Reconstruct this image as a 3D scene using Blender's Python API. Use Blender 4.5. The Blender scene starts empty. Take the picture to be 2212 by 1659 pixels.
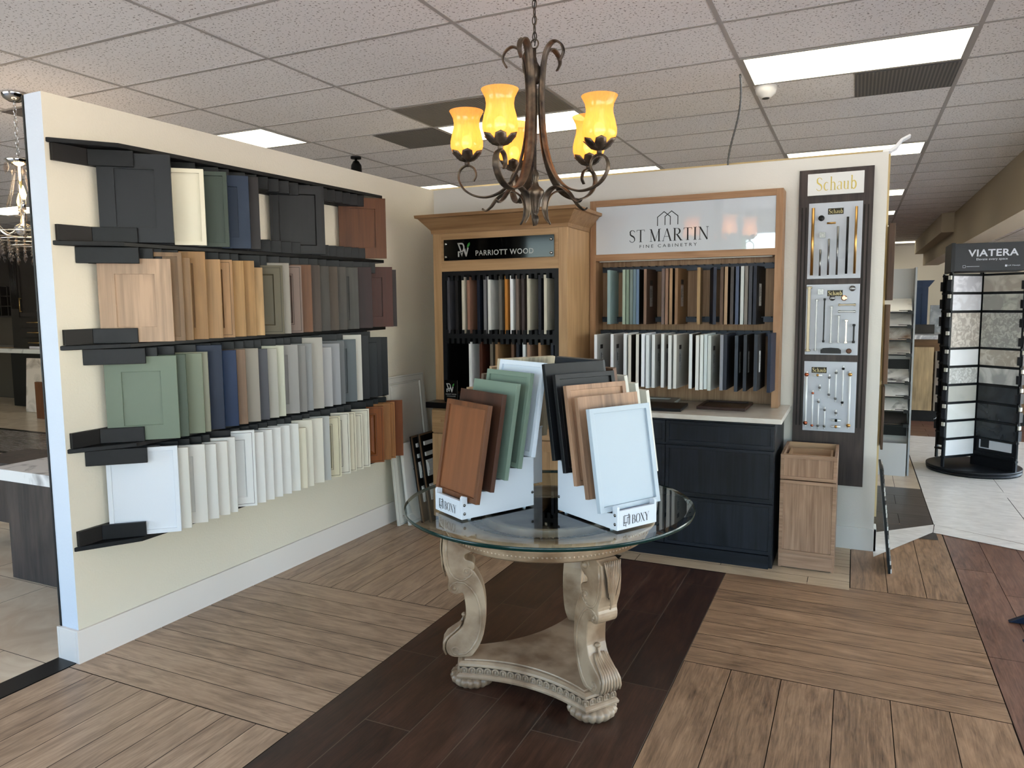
import bpy, math, random
from mathutils import Vector, Matrix
C = bpy.context.scene
COL = C.collection
PI = math.pi
# ---------------- camera ----------------
YAW, PITCH, ROLL, FPX = -0.4362, -0.0997, -0.0094, 1591.5
_f = Vector((math.sin(YAW)*math.cos(PITCH), math.cos(YAW)*math.cos(PITCH), math.sin(PITCH)))
_r = Vector((math.cos(YAW), -math.sin(YAW), 0)); _u = _r.cross(_f)
_r2 = _r*math.cos(ROLL)+_u*math.sin(ROLL); _u2 = -_r*math.sin(ROLL)+_u*math.cos(ROLL)
cd = bpy.data.cameras.new('camera'); cam = bpy.data.objects.new('camera', cd); COL.objects.link(cam)
cd.sensor_width = 36; cd.lens = FPX/2212*36; cd.shift_x = 1.2/2212; cd.shift_y = -9.5/2212
cd.clip_start = 0.05; cd.clip_end = 200
m = Matrix.Identity(4)
for i in range(3):
    m[i][0] = _r2[i]; m[i][1] = _u2[i]; m[i][2] = -_f[i]
m[0][3], m[1][3], m[2][3] = 0, 0, 1.595
cam.matrix_world = m
C.camera = cam
# ---------------- world, exposure ----------------
C.view_settings.view_transform = 'Standard'; C.view_settings.look = 'None'
C.view_settings.gamma = 1.0; C.view_settings.use_curve_mapping = False
C.view_settings.exposure = 0.0
w = bpy.data.worlds.new('world'); C.world = w; w.use_nodes = True
nt = w.node_tree; bg = nt.nodes['Background']
sky = nt.nodes.new('ShaderNodeTexSky'); sky.sky_type = 'NISHITA'; sky.sun_disc = False
sky.sun_elevation = math.radians(48); sky.sun_rotation = math.radians(40); sky.air_density = 1.0; sky.dust_density = 0.6
nt.links.new(sky.outputs[0], bg.inputs[0]); bg.inputs[1].default_value = 1.45
sl = bpy.data.lights.new('sun', 'SUN'); sl.energy = 84.0; sl.angle = .01; sl.color = (1,.95,.88)
so_ = bpy.data.objects.new('sun', sl); COL.objects.link(so_); so_.rotation_euler = (math.radians(-38), 0, math.radians(-25))
# daylight portals at the window openings (sampling guides at real openings)
def portal(name, loc, sx, sy, rot):
    l = bpy.data.lights.new(name, 'AREA'); l.shape = 'RECTANGLE'; l.size = sx; l.size_y = sy
    l.cycles.is_portal = True
    o = bpy.data.objects.new(name, l); COL.objects.link(o); o.location = loc; o.rotation_euler = rot
portal('window_portal', (3.1, -2.25, 1.55), 9.6, 2.5, (PI/2, 0, 0))
portal('window_portal', (-7.5, -2.25, 1.55), 7.0, 2.5, (PI/2, 0, 0))
portal('window_portal', (8.05, 8.25, 1.55), 15.5, 2.5, (PI/2, 0, PI/2))

# ---------------- colour + materials ----------------
def lin(c):
    return tuple(((v/255)/12.92 if v <= 10 else (((v/255)+.055)/1.055)**2.4) for v in c)
def deep(c):
    """paint and stain colours: the darker the finish the less light it returns"""
    return tuple(v*(.64+.36*(max(c)/255)**1.3) for v in c)
_mc = {}
def base(name):
    mt = bpy.data.materials.new(name); mt.use_nodes = True
    return mt, mt.node_tree, mt.node_tree.nodes['Principled BSDF']
def paint(c, rough=.45, metal=0, bump=0, bscale=60, spec=.25, coat=0, key=''):
    k = ('p', c, rough, metal, bump, bscale, spec, coat)
    if k in _mc: return _mc[k]
    mt, t, b = base('paint_%d_%d_%d' % tuple(c)); b.inputs['Base Color'].default_value = (*lin(deep(c)), 1)
    b.inputs['Roughness'].default_value = rough; b.inputs['Metallic'].default_value = metal
    b.inputs['Specular IOR Level'].default_value = spec; b.inputs['Coat Weight'].default_value = coat
    b.inputs['Coat Roughness'].default_value = .03
    if bump:
        tc = t.nodes.new('ShaderNodeTexCoord'); n = t.nodes.new('ShaderNodeTexNoise'); n.inputs['Scale'].default_value = bscale
        n.inputs['Detail'].default_value = 3
        bp = t.nodes.new('ShaderNodeBump'); bp.inputs['Strength'].default_value = bump; bp.inputs['Distance'].default_value = .004
        t.links.new(tc.outputs['Object'], n.inputs[0]); t.links.new(n.outputs[0], bp.inputs['Height']); t.links.new(bp.outputs[0], b.inputs['Normal'])
    _mc[k] = mt; return mt
def wood(c1, c2=None, rough=.45, axis='z', fine=70, key=''):
    if c2 is None: c2 = tuple(int(v*.78) for v in c1)
    k = ('w', c1, c2, rough, axis, fine)
    if k in _mc: return _mc[k]
    mt, t, b = base('wood_%d_%d_%d' % tuple(c1))
    tc = t.nodes.new('ShaderNodeTexCoord'); mp = t.nodes.new('ShaderNodeMapping')
    s = {'z': (fine, fine, 2.5), 'x': (2.5, fine, fine), 'y': (fine, 2.5, fine)}[axis]
    mp.inputs['Scale'].default_value = s
    oi = t.nodes.new('ShaderNodeObjectInfo'); ad = t.nodes.new('ShaderNodeVectorMath'); ad.operation = 'ADD'
    ml = t.nodes.new('ShaderNodeMath'); ml.operation = 'MULTIPLY'; ml.inputs[1].default_value = 13.0
    t.links.new(oi.outputs['Random'], ml.inputs[0]); t.links.new(tc.outputs['Object'], ad.inputs[0]); t.links.new(ml.outputs[0], ad.inputs[1])
    t.links.new(ad.outputs[0], mp.inputs[0])
    n = t.nodes.new('ShaderNodeTexNoise'); n.inputs['Scale'].default_value = 1.0; n.inputs['Detail'].default_value = 6; n.inputs['Roughness'].default_value = .6
    mp2 = t.nodes.new('ShaderNodeMapping'); mp2.inputs['Scale'].default_value = tuple(v*.16 if v > 5 else v*.6 for v in s)
    n2 = t.nodes.new('ShaderNodeTexNoise'); n2.inputs['Scale'].default_value = 1.0; n2.inputs['Detail'].default_value = 2; n2.inputs['Distortion'].default_value = 1.2
    t.links.new(mp.outputs[0], n.inputs[0]); t.links.new(ad.outputs[0], mp2.inputs[0]); t.links.new(mp2.outputs[0], n2.inputs[0])
    av = t.nodes.new('ShaderNodeMath'); av.operation = 'ADD'; t.links.new(n.outputs[0], av.inputs[0]); t.links.new(n2.outputs[0], av.inputs[1])
    cr = t.nodes.new('ShaderNodeValToRGB'); cr.color_ramp.elements[0].position = .38; cr.color_ramp.elements[1].position = .62
    cr.color_ramp.elements[0].color = (*lin(deep(c2)), 1); cr.color_ramp.elements[1].color = (*lin(deep(c1)), 1); b.inputs['Specular IOR Level'].default_value = .25
    hf = t.nodes.new('ShaderNodeMath'); hf.operation = 'MULTIPLY'; hf.inputs[1].default_value = .5
    t.links.new(av.outputs[0], hf.inputs[0]); t.links.new(hf.outputs[0], cr.inputs[0]); t.links.new(cr.outputs[0], b.inputs['Base Color'])
    b.inputs['Roughness'].default_value = rough
    _mc[k] = mt; return mt
def emis(name, c, s):
    mt = bpy.data.materials.new(name); mt.use_nodes = True; t = mt.node_tree; t.nodes.clear()
    e = t.nodes.new('ShaderNodeEmission'); e.inputs[0].default_value = (*lin(c), 1); e.inputs[1].default_value = s
    o = t.nodes.new('ShaderNodeOutputMaterial'); t.links.new(e.outputs[0], o.inputs[0]); return mt
def clear_glass(name, tint, ior=1.5):
    mt = bpy.data.materials.new(name); mt.use_nodes = True; t = mt.node_tree; t.nodes.clear()
    tr = t.nodes.new('ShaderNodeBsdfTransparent'); tr.inputs[0].default_value = (*tint, 1)
    gl = t.nodes.new('ShaderNodeBsdfGlossy'); gl.inputs['Roughness'].default_value = .0
    fr = t.nodes.new('ShaderNodeFresnel'); fr.inputs[0].default_value = ior
    mx = t.nodes.new('ShaderNodeMixShader'); o = t.nodes.new('ShaderNodeOutputMaterial')
    ge = t.nodes.new('ShaderNodeNewGeometry'); iv = t.nodes.new('ShaderNodeMath'); iv.operation = 'SUBTRACT'; iv.inputs[0].default_value = 1; t.links.new(ge.outputs['Backfacing'], iv.inputs[1])
    mm = t.nodes.new('ShaderNodeMath'); mm.operation = 'MULTIPLY'; t.links.new(fr.outputs[0], mm.inputs[0]); t.links.new(iv.outputs[0], mm.inputs[1])
    t.links.new(mm.outputs[0], mx.inputs[0]); t.links.new(tr.outputs[0], mx.inputs[1]); t.links.new(gl.outputs[0], mx.inputs[2]); t.links.new(mx.outputs[0], o.inputs[0])
    return mt
def stone(c1, c2, scale=6, rough=.3, dist=2.0, lo=.45, hi=.62, key=''):
    k = ('s', c1, c2, scale, rough, dist, lo, hi)
    if k in _mc: return _mc[k]
    mt, t, b = base('stone_%d_%d_%d' % tuple(c1))
    tc = t.nodes.new('ShaderNodeTexCoord'); n = t.nodes.new('ShaderNodeTexNoise'); n.inputs['Scale'].default_value = scale; n.inputs['Detail'].default_value = 8; n.inputs['Distortion'].default_value = dist
    oi = t.nodes.new('ShaderNodeObjectInfo'); ad = t.nodes.new('ShaderNodeVectorMath'); ad.operation = 'ADD'
    ml = t.nodes.new('ShaderNodeMath'); ml.operation = 'MULTIPLY'; ml.inputs[1].default_value = 9.0
    t.links.new(oi.outputs['Random'], ml.inputs[0]); t.links.new(tc.outputs['Object'], ad.inputs[0]); t.links.new(ml.outputs[0], ad.inputs[1]); t.links.new(ad.outputs[0], n.inputs[0])
    cr = t.nodes.new('ShaderNodeValToRGB'); cr.color_ramp.elements[0].position = lo; cr.color_ramp.elements[1].position = hi
    cr.color_ramp.elements[0].color = (*lin(c1), 1); cr.color_ramp.elements[1].color = (*lin(c2), 1)
    t.links.new(n.outputs[0], cr.inputs[0]); t.links.new(cr.outputs[0], b.inputs['Base Color']); b.inputs['Roughness'].default_value = rough
    _mc[k] = mt; return mt
def plank_mat(name, cols, rough=.35):
    """planks carry a uv (metres along / across) and a per-plank random number"""
    mt, t, b = base(name)
    uv = t.nodes.new('ShaderNodeUVMap'); uv.uv_map = 'uv'
    at = t.nodes.new('ShaderNodeAttribute'); at.attribute_name = 'rnd'
    sc = t.nodes.new('ShaderNodeMath'); sc.operation = 'MULTIPLY'; sc.inputs[1].default_value = 37.0; t.links.new(at.outputs['Fac'], sc.inputs[0])
    ad = t.nodes.new('ShaderNodeVectorMath'); ad.operation = 'ADD'; t.links.new(uv.outputs[0], ad.inputs[0]); t.links.new(sc.outputs[0], ad.inputs[1])
    def noise(scale, det, dist, rgh=.6):
        mp = t.nodes.new('ShaderNodeMapping'); mp.inputs['Scale'].default_value = scale; t.links.new(ad.outputs[0], mp.inputs[0])
        n = t.nodes.new('ShaderNodeTexNoise'); n.inputs['Scale'].default_value = 1; n.inputs['Detail'].default_value = det; n.inputs['Distortion'].default_value = dist; n.inputs['Roughness'].default_value = rgh
        t.links.new(mp.outputs[0], n.inputs[0]); return n
    a = noise((2.4, 14, 1), 6, 1.8); g = noise((7, 120, 1), 5, .8); k = noise((1.2, 3.0, 1), 3, 2.5)
    def madd(x, f, y):
        mm = t.nodes.new('ShaderNodeMath'); mm.operation = 'MULTIPLY_ADD'; t.links.new(x, mm.inputs[0]); mm.inputs[1].default_value = f; t.links.new(y, mm.inputs[2]); return mm.outputs[0]
    z = t.nodes.new('ShaderNodeValue'); z.outputs[0].default_value = -.08
    s = madd(a.outputs[0], .44, z.outputs[0]); s = madd(g.outputs[0], .42, s); s = madd(k.outputs[0], .22, s); s = madd(at.outputs['Fac'], .09, s)
    cr = t.nodes.new('ShaderNodeValToRGB'); els = cr.color_ramp.elements
    pos = [.3, .42, .52, .63, .74]
    while len(els) < len(cols): els.new(.5)
    for e, p, c in zip(els, pos, cols): e.position = p; e.color = (*lin(c), 1)
    t.links.new(s, cr.inputs[0]); t.links.new(cr.outputs[0], b.inputs['Base Color'])
    rr = t.nodes.new('ShaderNodeMapRange'); rr.inputs[3].default_value = rough-.08; rr.inputs[4].default_value = rough+.12
    t.links.new(g.outputs[0], rr.inputs[0]); t.links.new(rr.outputs[0], b.inputs['Roughness'])
    bp = t.nodes.new('ShaderNodeBump'); bp.inputs['Strength'].default_value = .12; bp.inputs['Distance'].default_value = .003
    t.links.new(s, bp.inputs['Height']); t.links.new(bp.outputs[0], b.inputs['Normal'])
    return mt

# ---------------- mesh builder ----------------
class MB:
    def __init__(s): s.v = []; s.f = []; s.m = []; s.sm = []
    def add(s, vs, fs, mi=0, smooth=False, M=None):
        o = len(s.v)
        for p in vs:
            p = Vector(p)
            s.v.append(tuple(M @ p) if M is not None else tuple(p))
        for f in fs: s.f.append([o+i for i in f]); s.m.append(mi); s.sm.append(smooth)
        return s
    def box(s, x0, y0, z0, x1, y1, z1, mi=0, M=None):
        if x1 < x0: x0, x1 = x1, x0
        if y1 < y0: y0, y1 = y1, y0
        if z1 < z0: z0, z1 = z1, z0
        vs = [(x0,y0,z0),(x1,y0,z0),(x1,y1,z0),(x0,y1,z0),(x0,y0,z1),(x1,y0,z1),(x1,y1,z1),(x0,y1,z1)]
        return s.add(vs, [(0,3,2,1),(4,5,6,7),(0,1,5,4),(1,2,6,5),(2,3,7,6),(3,0,4,7)], mi, False, M)
    def cbox(s, c, d, mi=0, M=None):
        return s.box(c[0]-d[0]/2, c[1]-d[1]/2, c[2]-d[2]/2, c[0]+d[0]/2, c[1]+d[1]/2, c[2]+d[2]/2, mi, M)
    def prism(s, poly, a, b, axis='z', mi=0, M=None, smooth=False):
        def P(p, h): return {'z': (p[0], p[1], h), 'y': (p[0], h, p[1]), 'x': (h, p[0], p[1])}[axis]
        n = len(poly); vs = [P(p, a) for p in poly]+[P(p, b) for p in poly]
        s.add(vs, [tuple(range(n))[::-1], tuple(range(n, 2*n))], mi, False, M)
        o = len(s.v)-2*n
        for i in range(n):
            j = (i+1) % n; s.f.append([o+i, o+j, o+n+j, o+n+i]); s.m.append(mi); s.sm.append(smooth)
        return s
    def lathe(s, prof, seg=32, mi=0, M=None, smooth=True, flute=None):
        vs = []; fs = []; n = len(prof)
        for k in range(seg):
            a = 2*PI*k/seg
            for (r, z) in prof:
                rr = r*(flute(a, z) if flute else 1)
                vs.append((rr*math.cos(a), rr*math.sin(a), z))
        for k in range(seg):
            k2 = (k+1) % seg
            for i in range(n-1): fs.append((k*n+i, k2*n+i, k2*n+i+1, k*n+i+1))
        s.add(vs, fs, mi, smooth, M)
        if prof[0][0] > 1e-5: s.add([vs[k*n] for k in range(seg)], [tuple(range(seg))[::-1]], mi, False, M)
        if prof[-1][0] > 1e-5: s.add([vs[k*n+n-1] for k in range(seg)], [tuple(range(seg))], mi, False, M)
        return s
    def lathe_open(s, prof, seg=32, mi=0, M=None):
        vs = []; fs = []; n = len(prof)
        for k in range(seg):
            a = 2*PI*k/seg
            for (r, z) in prof: vs.append((r*math.cos(a), r*math.sin(a), z))
        for k in range(seg):
            k2 = (k+1) % seg
            for i in range(n-1): fs.append((k*n+i, k2*n+i, k2*n+i+1, k*n+i+1))
        return s.add(vs, fs, mi, True, M)
    def tube(s, pts, r, seg=8, mi=0, M=None, closed=False):
        pts = [Vector(p) for p in pts]; n = len(pts); vs = []; fs = []
        rs = r if isinstance(r, (list, tuple)) else [r]*n
        prev = None
        for i, p in enumerate(pts):
            a = pts[(i-1) % n] if (closed or i > 0) else pts[0]; b = pts[(i+1) % n] if (closed or i < n-1) else pts[-1]
            t = (b-a).normalized()
            if prev is None:
                up = Vector((0,0,1)) if abs(t.z) < .9 else Vector((1,0,0)); x = t.cross(up).normalized()
            else: x = (prev-t*prev.dot(t)).normalized()
            prev = x; y = t.cross(x)
            for k in range(seg):
                an = 2*PI*k/seg; vs.append(p+x*math.cos(an)*rs[i]+y*math.sin(an)*rs[i])
        for i in range(n if closed else n-1):
            j = (i+1) % n
            for k in range(seg):
                k2 = (k+1) % seg; fs.append((i*seg+k, i*seg+k2, j*seg+k2, j*seg+k))
        if not closed: fs += [tuple(range(seg))[::-1], tuple(range((n-1)*seg, n*seg))]
        return s.add(vs, fs, mi, True, M)
    def cyl(s, a, b, r, seg=16, mi=0, M=None): return s.tube([a, b], r, seg, mi, M)
    def sphere(s, c, r, seg=12, mi=0, M=None, sz=None):
        vs = []; fs = []; n = seg//2+1; sz = sz or r
        for i in range(n):
            th = PI*i/(n-1)
            for k in range(seg): vs.append((c[0]+r*math.sin(th)*math.cos(2*PI*k/seg), c[1]+r*math.sin(th)*math.sin(2*PI*k/seg), c[2]+sz*math.cos(th)))
        for i in range(n-1):
            for k in range(seg): fs.append((i*seg+k, (i+1)*seg+k, (i+1)*seg+(k+1) % seg, i*seg+(k+1) % seg))
        return s.add(vs, fs, mi, True, M)
    def build(s, name, mats, parent=None, bevel=0, M=None, rnd=None, uvs=None):
        me = bpy.data.meshes.new(name); me.from_pydata(s.v, [], s.f)
        if not isinstance(mats, (list, tuple)): mats = [mats]
        for mt in mats: me.materials.append(mt)
        me.polygons.foreach_set('material_index', s.m); me.polygons.foreach_set('use_smooth', s.sm)
        if uvs is not None:
            u = me.uv_layers.new(name='uv'); flat = []
            for q in uvs: flat += [c for p in q for c in p]
            u.data.foreach_set('uv', flat)
        if rnd is not None:
            a = me.attributes.new('rnd', 'FLOAT', 'FACE'); a.data.foreach_set('value', rnd)
        me.update(); me.validate()
        o = bpy.data.objects.new(name, me); COL.objects.link(o)
        if M is not None: o.matrix_world = M
        if parent: o.parent = parent
        if bevel:
            b = o.modifiers.new('bevel', 'BEVEL'); b.width = bevel; b.segments = 2; b.limit_method = 'ANGLE'; b.angle_limit = math.radians(40)
        return o
def tag(o, label=None, cat=None, group=None, kind=None):
    if label: o['label'] = label
    if cat: o['category'] = cat
    if group: o['group'] = group
    if kind: o['kind'] = kind
    return o
def thing(name, label, cat, loc=(0,0,0), rz=0, group=None):
    o = bpy.data.objects.new(name, None); COL.objects.link(o); o.location = loc; o.rotation_euler = (0,0,rz)
    o.empty_display_size = .1
    return tag(o, label, cat, group)
def struct(name, mb, mats, bevel=0, **k): return tag(mb.build(name, mats, bevel=bevel, **k), kind='structure')
def T(x, y, z, rz=0, rx=0): return Matrix.Translation((x,y,z)) @ Matrix.Rotation(rz, 4, 'Z') @ Matrix.Rotation(rx, 4, 'X')
def dup(root, loc, rz, label):
    r = root.copy(); COL.objects.link(r); r.location = loc; r.rotation_euler = (0,0,rz); r['label'] = label
    for ch in list(root.children):
        c = ch.copy(); COL.objects.link(c); c.parent = r
        for g in ch.children:
            d = g.copy(); COL.objects.link(d); d.parent = c
    return r
# ---- lettering ----
_tx = {}
def text_geo(body, size, bold=0.0, shear=0.0, spacing=1.0):
    k = (body, bold, shear, spacing)
    if k not in _tx:
        cu = bpy.data.curves.new('t', 'FONT'); cu.body = body; cu.size = 1; cu.offset = bold; cu.shear = shear; cu.space_character = spacing
        cu.resolution_u = 3
        ob = bpy.data.objects.new('t', cu); COL.objects.link(ob); bpy.context.view_layer.update()
        dg = bpy.context.evaluated_depsgraph_get(); me = bpy.data.meshes.new_from_object(ob.evaluated_get(dg))
        vs = [tuple(v.co) for v in me.vertices]; fs = [tuple(p.vertices) for p in me.polygons]
        bpy.data.objects.remove(ob); bpy.data.curves.remove(cu); bpy.data.meshes.remove(me)
        _tx[k] = (vs, fs)
    return _tx[k]
def put_text(mb, body, x0, z0, wid, hgt, mi=0, bold=0.0, shear=0.0, spacing=1.0, y=0, M=None):
    """lettering in the xz plane facing -y, fitted into wid x hgt with its lower corner at x0,z0"""
    vs, fs = text_geo(body, 1, bold, shear, spacing)
    xs = [v[0] for v in vs]; ys = [v[1] for v in vs]; ax, bx, ay, by = min(xs), max(xs), min(ys), max(ys)
    out = [(x0+(v[0]-ax)/(bx-ax)*wid, y, z0+(v[1]-ay)/(by-ay)*hgt) for v in vs]
    mb.add(out, fs, mi, False, M)
# serif letters as thick / thin strokes on a unit box: (points, widths)
def arc(cx, cy, rx, ry, a0, a1, n=14): return [(cx+rx*math.cos(math.radians(a0+(a1-a0)*i/n)), cy+ry*math.sin(math.radians(a0+(a1-a0)*i/n))) for i in range(n+1)]
TK, TN = .12, .035
def ser(x, y, w=.26): return ([(x-w/2, y), (x+w/2, y)], [TN, TN])
def bulge(n, a=TN, b=TK): return [a+(b-a)*math.sin(PI*i/(n-1)) for i in range(n)]
def _S():
    pts = arc(.33,.74,.22,.23,20,150,8)+[(.16,.62),(.3,.52),(.44,.44),(.52,.32)]+arc(.31,.26,.23,.25,-20,-160,9)
    return [(pts, [TN+.01]*5+[.05,.07,.09]+[.1,.12,.13,.12,.1]+[.08,.06]+[TN+.01]*(len(pts)-15))], .62
def glyphs():
    G = {}
    G['S'] = _S()
    G['T'] = ([([(.35,.0),(.35,.97)],[TK,TK]),([(.02,.97),(.68,.97)],[TN,TN]),([(.03,.97),(.02,.82)],[.05,.02]),([(.67,.97),(.68,.82)],[.05,.02]),ser(.35,.015)], .72)
    G['M'] = ([([(.14,.0),(.14,.98)],[TN,TN]),([(.14,.98),(.48,.02)],[TK,TK]),([(.48,.02),(.82,.98)],[TN,TN]),([(.82,.98),(.82,.0)],[TK,TK]),ser(.14,.015,.22),ser(.84,.015),ser(.1,.98,.18),ser(.88,.98,.2)], 1.0)
    G['A'] = ([([(.08,.0),(.4,.99)],[TN,TN]),([(.4,.99),(.72,.0)],[TK,TK]),([(.19,.36),(.6,.36)],[TN,TN]),ser(.08,.015,.2),ser(.73,.015,.24)], .82)
    G['R'] = ([([(.16,.0),(.16,.98)],[TK,TK]),([(.16,.97)]+arc(.34,.74,.24,.23,90,-90,12)+[(.16,.51)],[TN]*2+bulge(11,TN,TK+.02)+[TN]*2),([(.34,.5),(.7,.0)],[TK,TK]),ser(.16,.015),ser(.1,.98,.16),ser(.74,.015,.18)], .8)
    G['I'] = ([([(.15,.0),(.15,.98)],[TK,TK]),ser(.15,.015),ser(.15,.98)], .32)
    G['N'] = ([([(.14,.0),(.14,.98)],[TN,TN]),([(.14,.98),(.74,.0)],[TK,TK]),([(.74,.0),(.74,.98)],[TN,TN]),ser(.14,.015,.22),ser(.74,.98,.22),ser(.1,.98,.18)], .88)
    G['B'] = ([([(.16,.0),(.16,.98)],[TK,TK]),([(.16,.97)]+arc(.34,.755,.2,.22,90,-90,12)+[(.16,.53)],[TN]*2+bulge(11,TN,TK)+[TN]*2),([(.16,.53)]+arc(.36,.27,.25,.26,90,-90,12)+[(.16,.01)],[TN]*2+bulge(11,TN,TK+.02)+[TN]*2),ser(.12,.015,.2),ser(.12,.98,.2)], .7)
    o = arc(.4,.49,.34,.5,90,450,28); G['O'] = ([(o, [TN+(TK+.01-TN)*abs(math.sin(2*PI*i/28)) for i in range(29)])], .82)
    G['X'] = ([([(.08,.98),(.66,.0)],[TK,TK]),([(.64,.98),(.1,.0)],[TN,TN]),ser(.1,.98,.24),ser(.64,.98,.2),ser(.1,.015,.2),ser(.68,.015,.24)], .76)
    G['Y'] = ([([(.06,.98),(.36,.46)],[TK,TK]),([(.66,.98),(.36,.46)],[TN,TN]),([(.36,.48),(.36,.0)],[TK,TK]),ser(.08,.98,.24),ser(.66,.98,.2),ser(.36,.015)], .74)
    G['c'] = ([(arc(.28,.31,.2,.3,50,315,16),[.05]+bulge(15,TN,TK-.02)+[TN])], .5)
    G['h'] = ([([(.13,.0),(.13,1.02)],[TK-.03]*2),([(.13,.45)]+arc(.29,.4,.15,.2,140,0,8)+[(.44,.0)],[TN]*3+[.05,.06,.07,.08,.09,.09,.09,.09]),ser(.13,.015,.2),ser(.44,.015,.2),ser(.1,1.0,.12)], .56)
    G['a'] = ([(arc(.24,.47,.14,.14,150,0,8)+[(.38,.08),(.44,.01)],[.05]+[TN]*4+[.06,.08,.09,.09,.09,.04]),(arc(.22,.17,.16,.16,60,330,12),[TN]*3+bulge(7,TN,TK-.03)+[TN]*3)], .48)
    G['u'] = ([([(.12,.6),(.12,.2)]+arc(.26,.17,.14,.16,190,340,7),[.09,.09,.09,.08,.06]+[TN]*5),([(.42,.6),(.42,.0)],[.09,.09]),ser(.1,.6,.14),ser(.4,.6,.14),ser(.46,.015,.1)], .56)
    G['b'] = ([([(.13,.0),(.13,1.02)],[TK-.03]*2),(arc(.3,.31,.18,.3,160,-160,16),bulge(17,TN,TK-.01)),ser(.1,1.0,.12)], .54)
    return G
GL = glyphs()
def put_serif(mb, body, x0, z0, wid, hgt, mi=0, y=0, M=None, gap=.06, lift=.0):
    tot = sum(.3 if ch == ' ' else GL[ch][1]+gap for ch in body)-gap
    sx = wid/tot; x = 0
    for ch in body:
        if ch == ' ': x += .3; continue
        for pts, ws in GL[ch][0]:
            n = len(pts); P = [Vector((p[0]*sx, p[1]*hgt)) for p in pts]; vs = []
            kk = (sx+hgt)/2
            for i in range(n):
                t = (P[min(i+1, n-1)]-P[max(i-1, 0)]); t = t.normalized() if t.length > 0 else Vector((1,0))
                nn = Vector((-t.y, t.x)); wv = ws[min(i, len(ws)-1)]*kk/2
                for sgn in (1, -1):
                    q = P[i]+nn*wv*sgn; vs.append((x0+x*sx+q.x, y, z0+q.y))
            mb.add(vs, [(2*i, 2*i+1, 2*i+3, 2*i+2) for i in range(n-1)], mi, False, M)
        x += GL[ch][1]+gap

ORD = 'first second third fourth fifth sixth seventh eighth ninth tenth eleventh twelfth thirteenth fourteenth fifteenth sixteenth seventeenth eighteenth nineteenth twentieth twenty-first twenty-second twenty-third twenty-fourth twenty-fifth'.split()

# ---------------- floor ----------------
def stone_floor():
    mt, t, b = base('pale_stone_tile'); tc = t.nodes.new('ShaderNodeTexCoord'); mp = t.nodes.new('ShaderNodeMapping'); mp.inputs['Scale'].default_value = (9, 22, 1); mp.inputs['Rotation'].default_value = (0, 0, .4)
    n = t.nodes.new('ShaderNodeTexNoise'); n.inputs['Scale'].default_value = 1; n.inputs['Detail'].default_value = 7; n.inputs['Distortion'].default_value = .8
    cr = t.nodes.new('ShaderNodeValToRGB'); cr.color_ramp.elements[0].position = .3; cr.color_ramp.elements[1].position = .7
    cr.color_ramp.elements[0].color = (*lin((214,211,204)), 1); cr.color_ramp.elements[1].color = (*lin((240,238,232)), 1)
    t.links.new(tc.outputs['Object'], mp.inputs[0]); t.links.new(mp.outputs[0], n.inputs[0]); t.links.new(n.outputs[0], cr.inputs[0]); t.links.new(cr.outputs[0], b.inputs['Base Color']); b.inputs['Roughness'].default_value = .3
    return mt
FL = dict(
 dark=plank_mat('dark_plank_tile', [(30,20,15),(48,31,23),(66,43,32),(84,56,43),(103,74,57)], .32),
 oak=plank_mat('oak_plank_tile', [(104,85,68),(144,119,97),(170,143,117),(189,162,135),(208,182,155)], .36),
 tan=plank_mat('brown_plank_tile', [(76,57,43),(120,94,71),(149,118,90),(171,138,107),(193,161,129)], .36),
 light=plank_mat('pale_plank_tile', [(158,136,107),(176,155,126),(189,168,139),(200,181,151),(210,193,166)], .4),
 cream=stone((196,174,148),(218,202,178),4,.28,1.5,.35,.65),
 white=stone_floor(),
 char=plank_mat('charcoal_plank_tile', [(52,46,42),(66,59,54),(76,69,64),(86,79,73),(96,89,83)], .3),
 red=plank_mat('red_brown_plank_tile', [(57,38,31),(94,65,53),(120,86,70),(143,107,88),(169,130,109)], .3),
)
def planks(name, x0, x1, y0, y1, pw, pl, along, mat, gap=.0034, off=None, z=.004, clip=None, seed=1):
    rng = random.Random(seed); mb = MB(); uvs = []; rn = []
    a0, a1, c0, c1 = (x0, x1, y0, y1) if along == 'x' else (y0, y1, x0, x1)
    n = max(1, round((c1-c0)/pw)); pw = (c1-c0)/n
    for i in range(n):
        lo = c0+i*pw; o = (off[i % len(off)] if off else 0)*pl; s = a0-pl+o
        while s < a1:
            e = min(s+pl, a1); b = max(s, a0)
            if e-b > .02:
                g = gap/2; p = [(b+(g if b > a0 else 0), lo+g), (e-(g if e < a1 else 0), lo+g), (e-(g if e < a1 else 0), lo+pw-g), (b+(g if b > a0 else 0), lo+pw-g)]
                fl = rng.random() < .5
                q = [(u, v) for u, v in p]
                if along == 'x': vs = [(u, v, z) for u, v in p]; f = (0,1,2,3)
                else: vs = [(v, u, z) for u, v in p]; f = (3,2,1,0); q = q[::-1]
                mb.add(vs, [f]); uvs.append([(-u if fl else u, v) for u, v in q]); rn.append(rng.random())
            s += pl
    return struct(name, mb, mat, uvs=uvs, rnd=rn)
grout = paint((52,42,35), .8)
struct('floor', MB().box(-16, -2.3, -.12, 8.1, 21.6, 0), grout)
XA, XB, XC = -1.879, -.648, .59
struct('floor_grout', MB().box(XA, -2.2, .0005, XB, 4.37, .0028), paint((150,138,124), .8))
planks('floor_dark_stripe', XA, XB, -2.2, 4.37, .2, 1.22, 'y', FL['dark'], gap=.004, off=[.07,.62,.9,.33,.78,.18], seed=3)
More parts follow.
